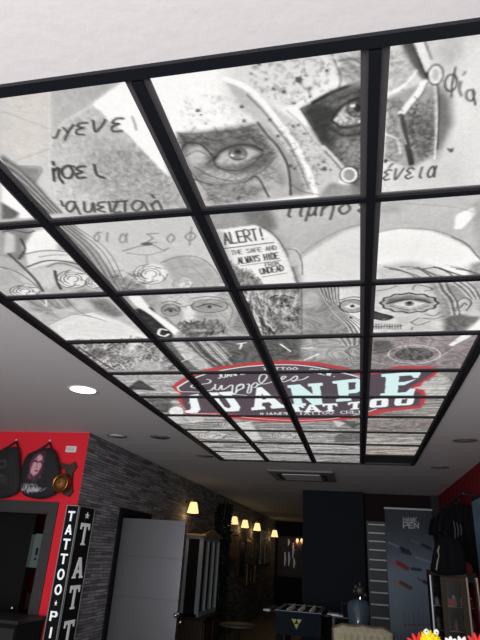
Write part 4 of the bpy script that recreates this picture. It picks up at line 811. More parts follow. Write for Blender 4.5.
LET['O'] = [[(.5+.5*math.cos(a), .5+.5*math.sin(a)), (.5+.5*math.cos(b_), .5+.5*math.sin(b_)), (.5+.28*math.cos(b_), .5+.32*math.sin(b_)), (.5+.28*math.cos(a), .5+.32*math.sin(a))] for a, b_ in [(2*PI*k/16, 2*PI*(k+1)/16) for k in range(16)]]
LET['AS'] = LET['A']+[[(-.05, .08), (.32, .08), (.32, 0), (-.05, 0)], [(.68, .08), (1.05, .08), (1.05, 0), (.68, 0)]]
LET['*'] = [[(.5+.5*math.cos(PI/2+k*2*PI/5), .5+.5*math.sin(PI/2+k*2*PI/5)), (.5+.2*math.cos(PI/2+(k+.5)*2*PI/5), .5+.2*math.sin(PI/2+(k+.5)*2*PI/5)), (.5, .5), (.5+.2*math.cos(PI/2+(k-.5)*2*PI/5), .5+.2*math.sin(PI/2+(k-.5)*2*PI/5))] for k in range(5)]
zt = at_y(70, 505, YR-.06).z
xs0 = at_y(66.5, 506, YR-.06).x; xs1 = XL+.06
t = thing('tattoo_sign', 'tall black corner sign with stacked white TATTOO letters', 'sign', (xs1, YR-.06, 0))
w0 = xs0-xs1; zb = .12
MB().box(w0, 0, 0, .055, zb, zt, .003).build('front_panel', M_mblack, t)
MB().box(-.055, -.001, .056, .35, zb, zt, .003).build('side_panel', M_mblack, t)
e = MB(); 
for xx in (w0+.004, -.012): e.box(xx, xx+.008, -.004, 0, zb, zt)
e.box(w0, 0, -.004, 0, zt-.008, zt)
for yy_ in (.004, .342): e.box(-.001, .003, yy_, yy_+.008, zb, zt)
e.box(-.001, .003, .004, .35, zt-.008, zt); e.build('silver_edging', mat('silver_edge', rgb(165, 165, 165), .4, metal=.5), t)
M_lw = mat('white_letters', rgb(235, 240, 242), .5, emis=(.85, .93, 1, 1), es=.35); M_lg = mat('glowing_silver_letters', rgb(215, 215, 218), .5, emis=(.9, .9, .95, 1), es=.13)  # side letters get a small added glow, as little light reaches them
# the front strip: T A T T O O * P I E R
lw = abs(w0)*.5; cxm = w0/2
ys = {'0T': (511, 521), '1A': (524.5, 534.5), '2T': (538.5, 549.5), '3T': (553.5, 564), '4O': (568.5, 580), '5O': (584, 595), '6*': (600, 606), '7P': (611, 621), '8I': (627, 638)}
zz = []
for key, (ya, yb) in ys.items():
    xm = 70-(ya-506)*.165
    za, zb_ = at_y(xm, ya, YR-.06).z, at_y(xm, yb, YR-.06).z; zz.append(za); mb = MB(); W = lw*(.4 if key[1] == '*' else 1.0)
    for c in LET[key[1]]: mb.prism([(cxm-W/2+u*W, zb_+v*(za-zb_)) for u, v in c], 'y', -.007, -.0005)
    mb.build('letter' if key[1] != '*' else 'star', M_lw, t)
ysd = {'0*': (512, 519), '1T': (523, 545), '2A': (557, 578), '3T': (585, 609), '4T': (620, 644)}
for key, (ya, yb) in ysd.items():
    xm = 83.5-(ya-506)*.155
    za, zb_ = at_y(xm, ya, YR+.13).z, at_y(xm, yb, YR+.13).z; H_ = za-zb_; mb = MB(); W = .2*(.5 if key[1] == '*' else 1)
    for c in LET['serif' if key[1] == 'T' else 'AS' if key[1] == 'A' else '*']: mb.prism([(.19-W/2+u*W, zb_+v*H_) for u, v in c], 'x', .0005, .006)
    mb.build('letter' if key[1] != '*' else 'star', M_lg, t)

# ------------------------------------------------------------------ grey door swung out from the stone wall
hy = 6.5; ztop = at_y(124, 518, hy).z; xr = at_y(186.5, 521.5, hy).x
b = MB(); b.box(XL, XL+.03, 6.38, 6.46, 0, ztop+.11); b.box(XL, XL+.03, 7.34, 7.42, 0, ztop+.11); b.box(XL, XL+.03, 6.46, 7.34, ztop+.03, ztop+.11); b.box(XL, XL+.004, 6.46, 7.34, 0, ztop+.03)
struct('door_1', b, M_mblack)
t = thing('open_door', 'satin grey door with horizontal grooves swung out from the stone wall', 'door', (XL+.03, hy, 0)); W = xr-XL-.03
b = MB(); gz = [at_y(118, 555, hy).z, at_y(112, 595, hy).z, .55]; zs = [ztop]+gz+[.01]
for k in range(4): b.box(0, W, -.04, 0, zs[k+1]+.005, zs[k]-.005*(k > 0), .002)
b.box(.005, W-.005, -.035, -.002, .01, ztop-.004)
b.build('door_leaf', M_steel, t); kp = at_y(177, 615, hy-.05)
MB().lathe([(0, -.085), (.02, -.08), (.026, -.065), (.02, -.05), (.009, -.045), (.009, -.012), (.026, -.008), (.026, 0)], 20, (kp.x-XL-.03, -.04, kp.z), 'y').build('door_knob', M_chrome, t)
MB().lathe([(0, -.012), (.016, -.01), (.018, 0)], 16, (kp.x-XL+.01, -.04, kp.z-.07), 'y').build('lock_rose', M_chrome, t)
for z in (.25, 1.0, 1.75): MB().lathe([(.009, z-.05), (.009, z+.05)], 10, (0, -.02, 0)).build('hinge', M_steel, t)

# ------------------------------------------------------------------ glass fronted hutch
y0, y1 = 9.25, 10.4; X0 = XL+.3; zt_ = at_x(197, 533, X0).z; zb_ = at_x(193, 616, X0).z
t = thing('display_hutch', 'tall grey framed glass hutch with brown base against the stone wall', 'cabinet', (XL, y0, 0)); D = .3; LY = y1-y0
M_gf = mat('grey_painted_frame', rgb(168, 174, 180), .45); M_gl = mat('dark_glass', (.012, .014, .016, 1), .08, spec=.6)
MB().box(.001, D-.02, .01, LY-.01, zb_, zt_-.05).build('glass_case', M_gl, t)
b = MB()
for y in (0, LY*.33, LY*.66, LY-.04): b.box(D-.025, D+.01, y, y+.04, zb_, zt_-.04)
b.box(.001, D+.01, 0, .012, zt_-.08, zt_-.04); b.box(D-.025, D+.01, 0, LY, zb_-.04, zb_+.02); b.box(D-.025, D+.01, 0, LY, zt_-.1, zt_-.04); b.box(.001, .05, -.008, .01, zb_, zt_-.05); b.box(D-.06, D+.01, -.008, .01, zb_, zt_-.05)
b.build('frame', M_gf, t)
b = MB(); b.box(.001, D+.05, -.04, LY+.04, zt_-.04, zt_, .01); b.prism([(-.04, zt_), (LY+.04, zt_), (LY*.7, zt_+.06), (LY*.5, zt_+.1), (LY*.3, zt_+.06)], 'x', D-.02, D+.03); b.build('cornice', mat('tan_wood', rgb(190, 165, 130), .5, var=.4, bscale=12), t)
MB().box(.001, D+.1, -.03, LY+.03, .06, zb_-.08, .006).build('base_cupboard', M_wood, t); MB().box(.001, D+.14, -.05, LY+.05, zb_-.08, zb_-.04, .008).build('counter', M_dwood, t)
for k in range(2):
    d_ = MB().box(D+.1, D+.12, .02+k*LY*.5, LY*.5-.02+k*LY*.5, .12, zb_-.12, .004).build('door', M_wood, t)
    MB().ball((D+.135, LY*.5+(-.06 if k == 0 else .06), zb_*.6), .015).build('knob', M_brass, d_)
MB().box(.02, D, .02, LY-.02, 0, .06).build('plinth', M_dwood, t)

# ------------------------------------------------------------------ climbing artificial ivy
def leaves(n, fn, size, mbx):
    for i in range(n):
        c, d = fn(i); c = Vector(c); d = Vector(d).normalized(); s = size*(.7+.6*random.random())
        side = d.cross(Vector((random.gauss(0, 1), random.gauss(0, 1), random.gauss(0, 1)))).normalized(); nrm = d.cross(side)
        p = [c, c+d*s*.35+side*s*.38, c+d*s*.75+side*s*.26, c+d*s+nrm*s*.12, c+d*s*.75-side*s*.26, c+d*s*.35-side*s*.38]
        mbx.add(p, [(0, 1, 2, 3), (0, 3, 4, 5)])
t = thing('ivy_garland', 'dark artificial ivy climbing from floor to ceiling beside the hutch', 'plant', (XL+.26, 10.75, 0))
mb = MB()
def fl(i):
    z = 2.5*random.random()**.9; a = random.random()*2*PI; r = .05+.06*random.random(); return (r*math.cos(a), 1.9*r*math.sin(a), z), (math.cos(a), math.sin(a)*1.3, random.uniform(-.9, .4))
leaves(1500, fl, .085, mb); mb.build('foliage', mat('dark_teal_leaves', rgb(30, 44, 46), .8, var=.5, spec=.2), t)
MB().tube([(.02*math.sin(z*3), .03*math.cos(z*2.3), z) for z in np.linspace(0, 2.6, 14)], .035, 8).build('stem', M_dwood, t)
MB().lathe([(.13, 0), (.16, .02), (.19, .26), (.175, .26), (.16, .22), (0, .22)], 20).build('planter', M_dgrey, t)

# ------------------------------------------------------------------ framed things along the stone wall
def wall_frame(x0, y0_, x1, y1_, label, fm, pm, extra=None, xw=XL+.02):
    a = at_x(x0, y0_, xw); b_ = at_x(x1, y1_, xw); ya, yb = sorted((a.y, b_.y)); za, zb2 = sorted((a.z, b_.z)); yb = min(yb, YF-.1)
    t = thing('picture_frame', label, 'picture', (XL, (ya+yb)/2, (za+zb2)/2), group='frames along the stone wall'); hy_, hz_ = (yb-ya)/2, (zb2-za)/2; f = .04
    MB().box(.001, .035, -hy_, hy_, hz_-f, hz_).box(.001, .035, -hy_, hy_, -hz_, -hz_+f).box(.001, .035, -hy_, -hy_+f, -hz_+f, hz_-f).box(.001, .035, hy_-f, hy_, -hz_+f, hz_-f).build('frame', fm, t)
    MB().box(.001, .015, -hy_+f, hy_-f, -hz_+f, hz_-f).build('picture', pm, t)
    if extra: extra(t, hy_, hz_)
M_pale = mat('aged_paper', rgb(150, 140, 125), .6, var=.7, bscale=9); M_darkpic = mat('dark_picture', rgb(34, 34, 38), .3, var=.7, bscale=6)
def stripes(t, hy_, hz_):
    for k in range(3):
        y = -hy_+.12+k*(2*hy_-.24)/2; MB().box(.016, .028, y-.05, y+.05, -hz_*.7, hz_*.6).build('mounted_strip', M_pale if k != 1 else M_gold, t)
wall_frame(231, 532, 237.5, 560, 'narrow wall frame with a pale strip, nearest under the second lamp', M_gold, M_pale)
wall_frame(240, 540, 245, 575, 'dark wall frame just behind the pale strip frame', M_dgrey, M_darkpic)
wall_frame(247, 537, 252, 560, 'upper wall frame with gold strips under the third lamp', M_gold, M_darkpic, stripes)
wall_frame(247.5, 564, 254.5, 584, 'lower wall frame with gold strips under the third lamp', M_gold, M_darkpic, stripes)
wall_frame(256, 543, 259, 560, 'small dark wall frame under the fourth lamp', M_dgrey, M_darkpic)
wall_frame(261, 530, 264.5, 564, 'tall wall frame with grey strips between the last two lamps', M_gf, M_pale)
wall_frame(266, 540, 269, 566, 'last wall frame before the corridor end', M_dgrey, M_darkpic, stripes)
# far wall display
a = at_y(279, 537, YF); b_ = at_y(304, 577, YF)
t = thing('far_wall_display', 'dark red framed board with bright hanging strips on the corridor end wall', 'display', ((a.x+b_.x)/2, YF, (a.z+b_.z)/2)); hx, hz2 = (b_.x-a.x)/2, (a.z-b_.z)/2
MB().box(-hx, hx, -.03, 0, -hz2, hz2, .005).build('board', mat('wine_board', rgb(44, 26, 32), .5), t)
MB().box(-hx-.04, -hx, -.05, 0, -hz2, hz2).box(hx, hx+.04, -.05, 0, -hz2, hz2).box(-hx, hx, -.05, 0, hz2, hz2+.04).box(-hx, hx, -.05, 0, -hz2-.04, -hz2).build('frame', M_dgrey, t)
M_str = mat('glowing_pale_strips', rgb(175, 170, 180), .4, emis=(.6, .62, .7, 1), es=.09)  # faint glow added to brighten the strips, which are no lamps
for k, (px, pa, pb) in enumerate(((285, 552, 566), (288.5, 539, 546), (289, 552, 566), (293, 543, 558), (294, 558, 568), (281, 555, 566), (297.5, 545, 555), (300.5, 546, 560))):
    q0 = at_y(px, pa, YF); q1 = at_y(px, pb, YF); m_ = M_str if k < 5 else mat('dim_strips', rgb(90, 80, 84), .5)
    MB().tube([(q0.x-t.location.x, -.045, q0.z-t.location.z), (q0.x-t.location.x+.02, -.05, (q0.z+q1.z)/2-t.location.z), (q0.x-t.location.x, -.045, q1.z-t.location.z)], [.02, .035, .015], 8).build('hanging_strip', m_, t)

# ------------------------------------------------------------------ small round table
p = at_z(238, 624, .75); t = thing('round_table', 'low pale topped round table beyond the hutch, by the stone wall', 'table', (p.x, p.y, 0))
MB().lathe([(0, .72), (.25, .72), (.27, .735), (.25, .75), (0, .75)], 32).build('tabletop', mat('pale_laminate', rgb(52, 48, 46), .5), t)
MB().lathe([(.18, 0), (.18, .02), (.04, .05), (.035, .7), (.12, .72)], 20).build('pedestal', M_black, t)

# ------------------------------------------------------------------ football table
fy0 = 8.6; fy1 = 9.75; xa = at_y(275.5, 612, fy0).x; xb = at_y(321, 613, fy0).x; zf = .915
t = thing('football_table', 'dark blue table football game with yellow triangle badge on its end', 'football table', ((xa+xb)/2, fy0, 0)); hw = (xb-xa)/2; LY = fy1-fy0
M_fb = mat('dark_blue_panel', rgb(24, 31, 40), .8, spec=.15); M_rw = mat('white_rail', rgb(200, 210, 220), .35)
MB().box(-hw, hw, 0, .03, .62, zf).box(-hw, hw, LY-.03, LY, .62, zf).box(-hw, -hw+.03, .03, LY-.03, .62, zf).box(hw-.03, hw, .03, LY-.03, .62, zf).box(-hw+.03, hw-.03, .03, LY-.03, .62, .66).build('cabinet', M_fb, t)
MB().box(-hw-.01, -hw+.05, -.01, LY+.01, zf, zf+.015, .004).box(hw-.05, hw+.01, -.01, LY+.01, zf, zf+.015, .004).box(-hw+.05, hw-.05, LY-.05, LY+.01, zf, zf+.015, .004).box(-hw+.05, hw-.05, -.01, .02, zf, zf+.012, .003).build('top_rail', mat('rail_grey', rgb(112, 118, 124), .4), t)
MB().box(-hw+.03, hw-.03, .03, LY-.03, .80, .81).build('playfield', mat('playfield', rgb(70, 84, 72), .5), t)
for s in (-1, 1):
    for y in (.05, LY-.05): MB().box(s*(hw-.1), s*(hw-.01), y-.045, y+.045, 0, .62, .006).build('leg', M_mblack, t)
for k in range(8):
    y = .1+k*(LY-.2)/7; hs = -1 if k % 2 else 1; rod = MB().tube([(-hw-(.2 if hs < 0 else .05), y, .89), (hw+(.05 if hs < 0 else .12), y, .89)], .006, 8).build('rod', M_black, t)
    MB().lathe([(.014, 0), (.018, .03), (.016, .1), (.01, .11)] if hs > 0 else [(.014, 0), (.018, -.03), (.016, -.1), (.01, -.11)], 12, (hs*(hw+(.11 if hs < 0 else .03)), y, .89), 'x').build('handle', M_rw if k == 1 else M_black, rod)
    for q in range(3):
        x = (-.5+q*.5)*hw; pl = MB(); pl.box(x-.012, x+.012, y-.01, y+.01, .83, .92, .004); pl.ball((x, y, .935), .014, n=10); pl.build('player', mat('beige_players', rgb(190, 175, 130), .5) if k % 2 else M_rw, rod)
a = at_y(296.5, 622.5, fy0); lx, lz = a.x-t.location.x, a.z; b = MB()
for g in (-PI/2, PI/6, PI*5/6):
    c0 = Vector((lx, lz)); R2_ = lambda d, r_: tuple(c0+Vector((math.cos(g+d), math.sin(g+d)))*r_)
    b.prism([R2_(0, .016), R2_(.95, .04), R2_(0, .085), R2_(-.95, .04)], 'y', -.004, -.0005)
b.build('triangle_badge', mat('yellow_green_badge', rgb(170, 175, 90), .5), t)
# pale tray lying past the right handles
p = at_y(326, 613, 8.75); t = thing('side_table', 'slim black side table with thin metal frame beside the football table', 'table', (p.x+.22, 8.9, 0))
zs_ = at_y(326, 613, 8.9).z-.02
MB().box(-.13, .2, -.16, .16, zs_-.02, zs_, .004).build('tabletop', M_black, t)
for sx in (-.12, .19):
    for sy in (-.15, .15): MB().box(sx-.01, sx+.01, sy-.01, sy+.01, 0, zs_-.02).build('leg', M_black, t)
fr = MB(); fr.tube([(.0, .1, zs_), (.0, .1, zs_+.16), (.26, .1, zs_+.16), (.26, .1, zs_-.02)], .008, 8); fr.build('rail', mat('dull_tube', rgb(60, 60, 60), .4, metal=.4), t)
o = MB().box(-.13, .1, -.14, .14, 0, .012, .002).box(-.12, .04, -.12, .12, .012, .022, .002).build('paper_stack', mat('bluish_white_paper', rgb(235, 245, 252), .5)); o.location = (p.x+.14, 8.9, zs_+.001); tag(o, 'pale bluish papers lying on the slim side table', 'papers')

# ------------------------------------------------------------------ tufted chair
cy = 6.0; zc = at_y(365, 627, cy).z; xa = at_y(333, 630, cy).x; xb = at_y(393, 632, cy).x; W = xb-xa
t = thing('tufted_armchair', 'beige button tufted armchair back at the bottom edge', 'armchair', ((xa+xb)/2, cy, 0)); hw = W/2
M_tuft = mat('beige_velvet', rgb(172, 165, 140), .7, var=.35, bscale=14)
nx, nz_ = 72, 60; vs = []; fs = []
for side in (0, 1):
    for j in range(nz_+1):
        for i in range(nx+1):
            u = i/nx*2-1; v = j/nz_; z = .42+v*(zc-.42)
            x = u*hw*(.9+.1*v); topz = zc-.012*abs(math.sin(u*PI*1.5))-.03*abs(u)**4; z = min(z, topz)
            gx = (u*4.5+(.5 if int(v*6) % 2 else 0)); gz_ = v*6
            d1 = min(math.hypot((u*4.5-(a_+.5*(b2 % 2)))*.8, (v*6-b2)) for a_ in (math.floor(u*4.5)-1, math.floor(u*4.5), math.floor(u*4.5)+1) for b2 in (math.floor(v*6), math.floor(v*6)+1))
            bul = .06*min(1, d1*1.6)**.7*(1-abs(u)**6)*(1-.9*v**12)
            vs.append((x, -bul-.03+.08*v if side == 0 else .09+.08*v, z))
    b0 = side*(nx+1)*(nz_+1)
    fs += [((b0+j*(nx+1)+i), b0+j*(nx+1)+i+1, b0+(j+1)*(nx+1)+i+1, b0+(j+1)*(nx+1)+i) for j in range(nz_) for i in range(nx)]
Nn = (nx+1)*(nz_+1)
fs += [(nz_*(nx+1)+i, nz_*(nx+1)+i+1, Nn+nz_*(nx+1)+i+1, Nn+nz_*(nx+1)+i) for i in range(nx)]
fs += [(j*(nx+1)+e_, (j+1)*(nx+1)+e_, Nn+(j+1)*(nx+1)+e_, Nn+j*(nx+1)+e_) for j in range(nz_) for e_ in (0, nx)]
MB().add(vs, fs, True).build('backrest', M_tuft, t)
b = MB()
for b2 in range(1, 6):
    for a_ in range(-5, 6):
        u = (a_+.5*(b2 % 2))/4.5; v = b2/6
        if abs(u) < .93: b.ball((u*hw*(.9+.1*v), -.035+.08*v, .42+v*(zc-.42)), .009, n=8)
b.build('buttons', M_tuft, t)
fr = MB(); pts = [(u*hw*1.02, .07+.0, zc+.004-.012*abs(math.sin(u*PI*1.5))-.03*abs(u)**4) for u in np.linspace(-1, 1, 25)]
fr.tube([(-hw*.93, .03, .4)]+[(p_[0], .09, p_[2]) for p_ in pts]+[(hw*.93, .03, .4)], .014, 8); fr.build('carved_frame', mat('dark_gilt', rgb(74, 62, 44), .5), t)
MB().box(-hw*.92, hw*.92, -.58, .02, .3, .46, .04).build('seat', M_tuft, t)
for s in (-1, 1):
    MB().box(s*hw*.82, s*hw*1.05, -.55, .0, .3, .64, .04).build('armrest', M_tuft, t)
    for y in (-.52, -.02): MB().lathe([(.018, 0), (.022, .04), (.03, .2), (.035, .3)], 12, (s*hw*.85, y, 0)).build('leg', M_dwood, t)

# ------------------------------------------------------------------ glossy black swivel chair
cy = 7.4; a = at_y(358.5, 612, cy); t = thing('swivel_chair', 'glossy black padded chair with headrest between armchair and column', 'chair', (a.x, cy, 0))
zt1 = at_y(358, 599.5, cy).z; zb1 = at_y(358, 626, cy).z-.08; hw = (at_y(369.5, 610, cy).x-at_y(347, 610, cy).x)/2
M_gb = mat('glossy_blue_black', rgb(72, 90, 104), .16, coat=1); vs = []; fs = []; n1, n2 = 20, 14
for j in range(n2+1):
    for i in range(n1+1):
        u = i/n1*2-1; v = j/n2; z = zb1+(zt1-zb1)*v; wv = hw*(.72+.28*math.sin(v*PI*.62))*(1 if v < .8 else math.sqrt(max(.12, 1-((v-.8)/.2)**2*.85)))
        vs.append((u*wv, -.09*(1-u*u)-.06*math.sin(v*PI)+.1*v-(.0), z))
vs2 = [(x, y+.07, z) for x, y, z in vs]; n = len(vs)
fs = [(j*(n1+1)+i, j*(n1+1)+i+1, (j+1)*(n1+1)+i+1, (j+1)*(n1+1)+i) for j in range(n2) for i in range(n1)]; fs2 = [tuple(k+n for k in f[::-1]) for f in fs]
rim = [i for i in range(n1+1)]+[j*(n1+1)+n1 for j in range(1, n2+1)]+[n2*(n1+1)+i for i in range(n1-1, -1, -1)]+[j*(n1+1) for j in range(n2-1, 0, -1)]
fs3 = [(rim[k], rim[(k+1) % len(rim)], rim[(k+1) % len(rim)]+n, rim[k]+n) for k in range(len(rim))]
MB().add(vs+vs2, fs+fs2+fs3, True).build('backrest', M_gb, t)
zh = at_y(360, 591, cy).z; xh = at_y(360, 591, cy).x-a.x
MB().ball((xh, .06, zh), .075, (1, .6, .95)).build('headrest', M_black, t)
for dx, dz in ((-.07, -.01), (.06, -.045), (.0, .07), (-.05, .04)): MB().ball((xh+dx, .05, zh+dz), .032, (1, .8, 1.1), 12).build('headrest_knob', M_black, t)
MB().tube([(xh, .07, zt1-.06), (xh, .08, zh)], .018, 8).build('headrest_post', M_chrome, t)
MB().box(-hw*.95, hw*.95, -.5, .02, .46, .56, .035).build('seat', M_gb, t); MB().tube([(0, .04, .5), (0, .06, zb1+.12)], .025, 8).build('back_support', M_chrome, t)
for s in (-1, 1): MB().tube([(s*hw*.95, 0, .5), (s*hw*1.2, -.05, .6), (s*hw*1.2, -.08, .72), (s*hw*1.2, -.38, .72)], .022, 8).build('armrest', M_black, t)
MB().tube([(0, -.2, .06), (0, -.2, .47)], .03, 12).build('column', M_chrome, t); b = MB()
for k in range(5): b.bar((0, -.2, .07), (.3*math.cos(k*1.2566), -.2+.3*math.sin(k*1.2566), .045), .04, .03)
b.build('star_base', M_chrome, t)
for k in range(5): MB().ball((.3*math.cos(k*1.2566), -.2+.3*math.sin(k*1.2566), .025), .025, n=10).build('caster', M_black, t)

# ------------------------------------------------------------------ narrow rack of pale shelves and printed banner
YB = YC+.16
a = at_y(368, 524, YB); b_ = at_y(384.5, 526, YB)
t = thing('shelf_rack', 'narrow black wall rack with ten thin pale shelves left of the banner', 'rack', ((a.x+b_.x)/2, YC+.198, 0)); hw = (b_.x-a.x)/2
M_pb = mat('rack_panel', rgb(38, 44, 50), .5); M_lip = mat('pale_shelf_edge', rgb(200, 206, 212), .4)
MB().box(-hw-.03, hw+.03, -.025, 0, .35, a.z+.05).build('back_panel', M_pb, t); MB().box(-hw-.07, -hw-.03, -.05, 0, .35, a.z+.05).build('side_rail', M_mblack, t)
for yy_ in (524, 532.5, 540.8, 549.5, 559.4, 569.2, 580.6, 592.3, 604.3, 617.7):
    z = at_y(376+(yy_-524)*.07, yy_+.4, YC+.1).z; xc = at_y(376+(yy_-524)*.07, yy_+.4, YC+.1).x-t.location.x
    MB().box(-hw, hw, -.1, -.026, z-.014, z+.008, .002).build('shelf', M_lip, t)
YBn = YC+.12; a = at_y(384.5, 508, YBn); b_ = at_y(431.5, 510, YBn)
t = thing('pen_banner', 'tall blue-grey banner reading HAWK PEN with pictured tattoo pens', 'banner', ((a.x+b_.x)/2, YBn, 0)); hw = (b_.x-a.x)/2; zt2 = a.z-.015; zb2 = .3
cbn = Canvas(2*hw, zt2-zb2, .006, lambda px, py: (at_y(px, py, YBn).x-t.location.x+hw, at_y(px, py, YBn).z-zb2), (84, 94, 108))
cbn.poly([(384, 560), (440, 556), (445, 640), (384, 640)], (150, 170, 190), .85, 12); cbn.poly([(384, 500), (436, 500), (436, 530), (384, 530)], (62, 62, 70), .7, 6); cbn.ell(404, 612, 9, 20, (165, 185, 202), .5, 8)
cbn.txt('HAWK', (403, 522), (417, 522.3), (0, -4), .9, (185, 190, 196), 1, soft=.3); cbn.txt('PEN', (403, 528.3), (419, 528.6), (0, -5.2), 1.15, (205, 210, 214), 1, soft=.3)
for q, c_, w_ in (([(389, 543), (401, 548.5)], (150, 155, 160), 1.6), ([(401, 548.5), (408, 552)], (40, 40, 48), 3.4), ([(412, 541), (422, 545)], (120, 128, 134), 1.4), ([(422, 545), (430, 549)], (48, 48, 56), 3),
                  ([(391, 561), (404, 569)], (205, 95, 85), 1.8), ([(398, 563), (407, 568.5)], (150, 55, 58), 4.2), ([(416, 557.5), (430, 562.5)], (165, 180, 186), 1.6), ([(402, 552), (410, 554)], (58, 52, 58), 3),
                  ([(393, 581), (405, 585)], (190, 130, 80), 1.8), ([(401, 583), (410, 588)], (120, 80, 72), 4), ([(418, 579), (426, 583)], (110, 80, 140), 1.8), ([(424, 582), (431, 585)], (74, 54, 100), 3.6),
                  ([(412, 569), (420, 570)], (60, 66, 74), 3)): cbn.line(q, w_, c_, .9, .6, sm=False)
for k in range(7): cbn.line([(404+k*4.6, 612+(k % 3)), (404.6+k*4.6, 622)], 1, (110, 125, 140), .7, .5, sm=False); cbn.line([(404+k*4.6, 625), (406+k*4.6, 625)], 1.3, (150, 60, 70) if k < 3 else (100, 90, 100), .7, .5, sm=False)
cbn.ell(396, 600.5, 1, 1.2, (190, 195, 200), .8, .5)
A = np.clip(cbn.a, 0, 255)/255.; A = np.where(A <= .04045, A/12.92, ((A+.055)/1.055)**2.4); n1, n2 = cbn.W-1, cbn.H-1
U, V = np.meshgrid(np.linspace(-hw, hw, cbn.W), np.linspace(zb2, zt2, cbn.H)); vs = np.stack([U.ravel(), 0*U.ravel()-.006, V.ravel()], 1).tolist(); k = cbn.W
fs = [(j*k+i, j*k+i+1, (j+1)*k+i+1, (j+1)*k+i) for j in range(n2) for i in range(n1)]; n = len(vs)
mb = MB().add(vs, fs); mb.box(-hw, hw, -.005, 0, zb2, zt2); col = np.ones((len(mb.v), 4)); col[:n, :3] = A.reshape(-1, 3); col[n:, :3] = .05
mb.build('printed_sheet', M_bagprint, t, col); MB().box(-hw-.01, hw+.01, -.02, .01, zt2, zt2+.03, .004).build('top_rail', M_lip, t); MB().box(-hw-.01, hw+.01, -.02, .01, zb2-.03, zb2, .004).build('bottom_rail', M_lip, t)
MB().box(-hw, -hw+.02, .01, .03, 0, zt2).box(hw-.02, hw, .01, .03, 0, zt2).build('stand', M_black, t); MB().box(-hw, hw, -.12, .07, 0, .04, .006).build('foot', M_black, t)

# ------------------------------------------------------------------ glass display cabinet on the right
cy = 6.6; A_ = at_y(439.5, 573, cy); B_ = at_y(465.5, 570, cy); zc = (A_.z+B_.z)/2+.0
L_ = at_y(430, 574, cy+.12); R2 = at_y(476, 568, cy+.14)
t = thing('display_cabinet', 'brown wooden display cabinet with glass doors at the right wall', 'cabinet', ((A_.x+B_.x)/2, cy, 0)); ox = t.location.x
P0, P1, P2, P3 = (L_.x-ox, .14), (A_.x-ox, 0), (B_.x-ox, 0), (R2.x-ox, .16); dB = .45
M_cw = mat('olive_brown_wood', rgb(66, 54, 42), .6, spec=.25, var=.4, bscale=10); M_cg = mat('clear_glass', (1, 1, 1, 1), .02, trans=1.0); M_lm = mat('pale_metal_edge', rgb(190, 196, 205), .35, metal=.3); M_lt = mat('tan_edge', rgb(176, 158, 140), .45)
plan = [P0, P1, P2, P3, (P3[0], dB), (P0[0], dB)]
MB().prism(plan, 'z', zc-.05, zc).build('top', M_cw, t); MB().prism(plan, 'z', 0, .12).build('plinth', M_cw, t); MB().prism([P0, (P3[0], P3[1]), (P3[0], dB), (P0[0], dB)], 'z', .12, .13).build('cabinet_floor', M_cw, t)
MB().box(P0[0], P3[0], dB, dB+.02, .0, zc).build('back_panel', mat('cabinet_back', rgb(20, 21, 24), .7, spec=.1), t)
for (p_, m_, w_) in ((P0, M_lm, .014), (P2, M_lt, .016), (P3, M_lt, .012)): MB().box(p_[0]-w_/2, p_[0]+w_/2, p_[1]-.012, p_[1]+.004, .12, zc-.05).build('post', m_, t)
d_ = MB(); fx0, fx1 = P1[0], P2[0]-.012; fw = .055
d_.box(fx0, fx0+fw, -.012, .012, .13, zc-.055).box(fx1-fw, fx1, -.012, .012, .13, zc-.055).box(fx0+fw, fx1-fw, -.012, .012, zc-.105, zc-.055).box(fx0+fw, fx1-fw, -.012, .012, .13, .22)
door = d_.build('door', M_cw, t); MB().box(fx0+fw, fx1-fw, -.002, .002, .22, zc-.105).build('door_glass', M_cg, door); MB().ball((fx0+.025, -.02, .9), .012, n=10).build('knob', M_brass, door)
MB().bar((P0[0], P0[1], (zc+.07)/2), (P1[0], P1[1], (zc+.07)/2), zc-.17, .004, (0, 0, 1)).build('side_glass', M_cg, t) if False else None
def pane(a, b2, name='side_glass'):
    a = Vector((a[0], a[1], 0)); b2 = Vector((b2[0], b2[1], 0)); n_ = (b2-a).cross(Vector((0, 0, 1))).normalized()*.002; vs = [a+n_, b2+n_, b2-n_, a-n_]
    MB().prism([(v.x, v.y) for v in vs], 'z', .13, zc-.05).build(name, M_cg, t)
pane((P0[0]+.008, P0[1]), (P1[0]-.002, P1[1]+.006)); pane((P2[0]+.01, P2[1]+.004), (P3[0]-.008, P3[1]))
shz = [.45, .75, 1.02, 1.25]
for z in shz: MB().box(P0[0]+.012, P3[0]-.012, .17, dB-.004, z-.006, z).build('glass_shelf', mat('shelf_glass', rgb(120, 140, 140), .2), t)
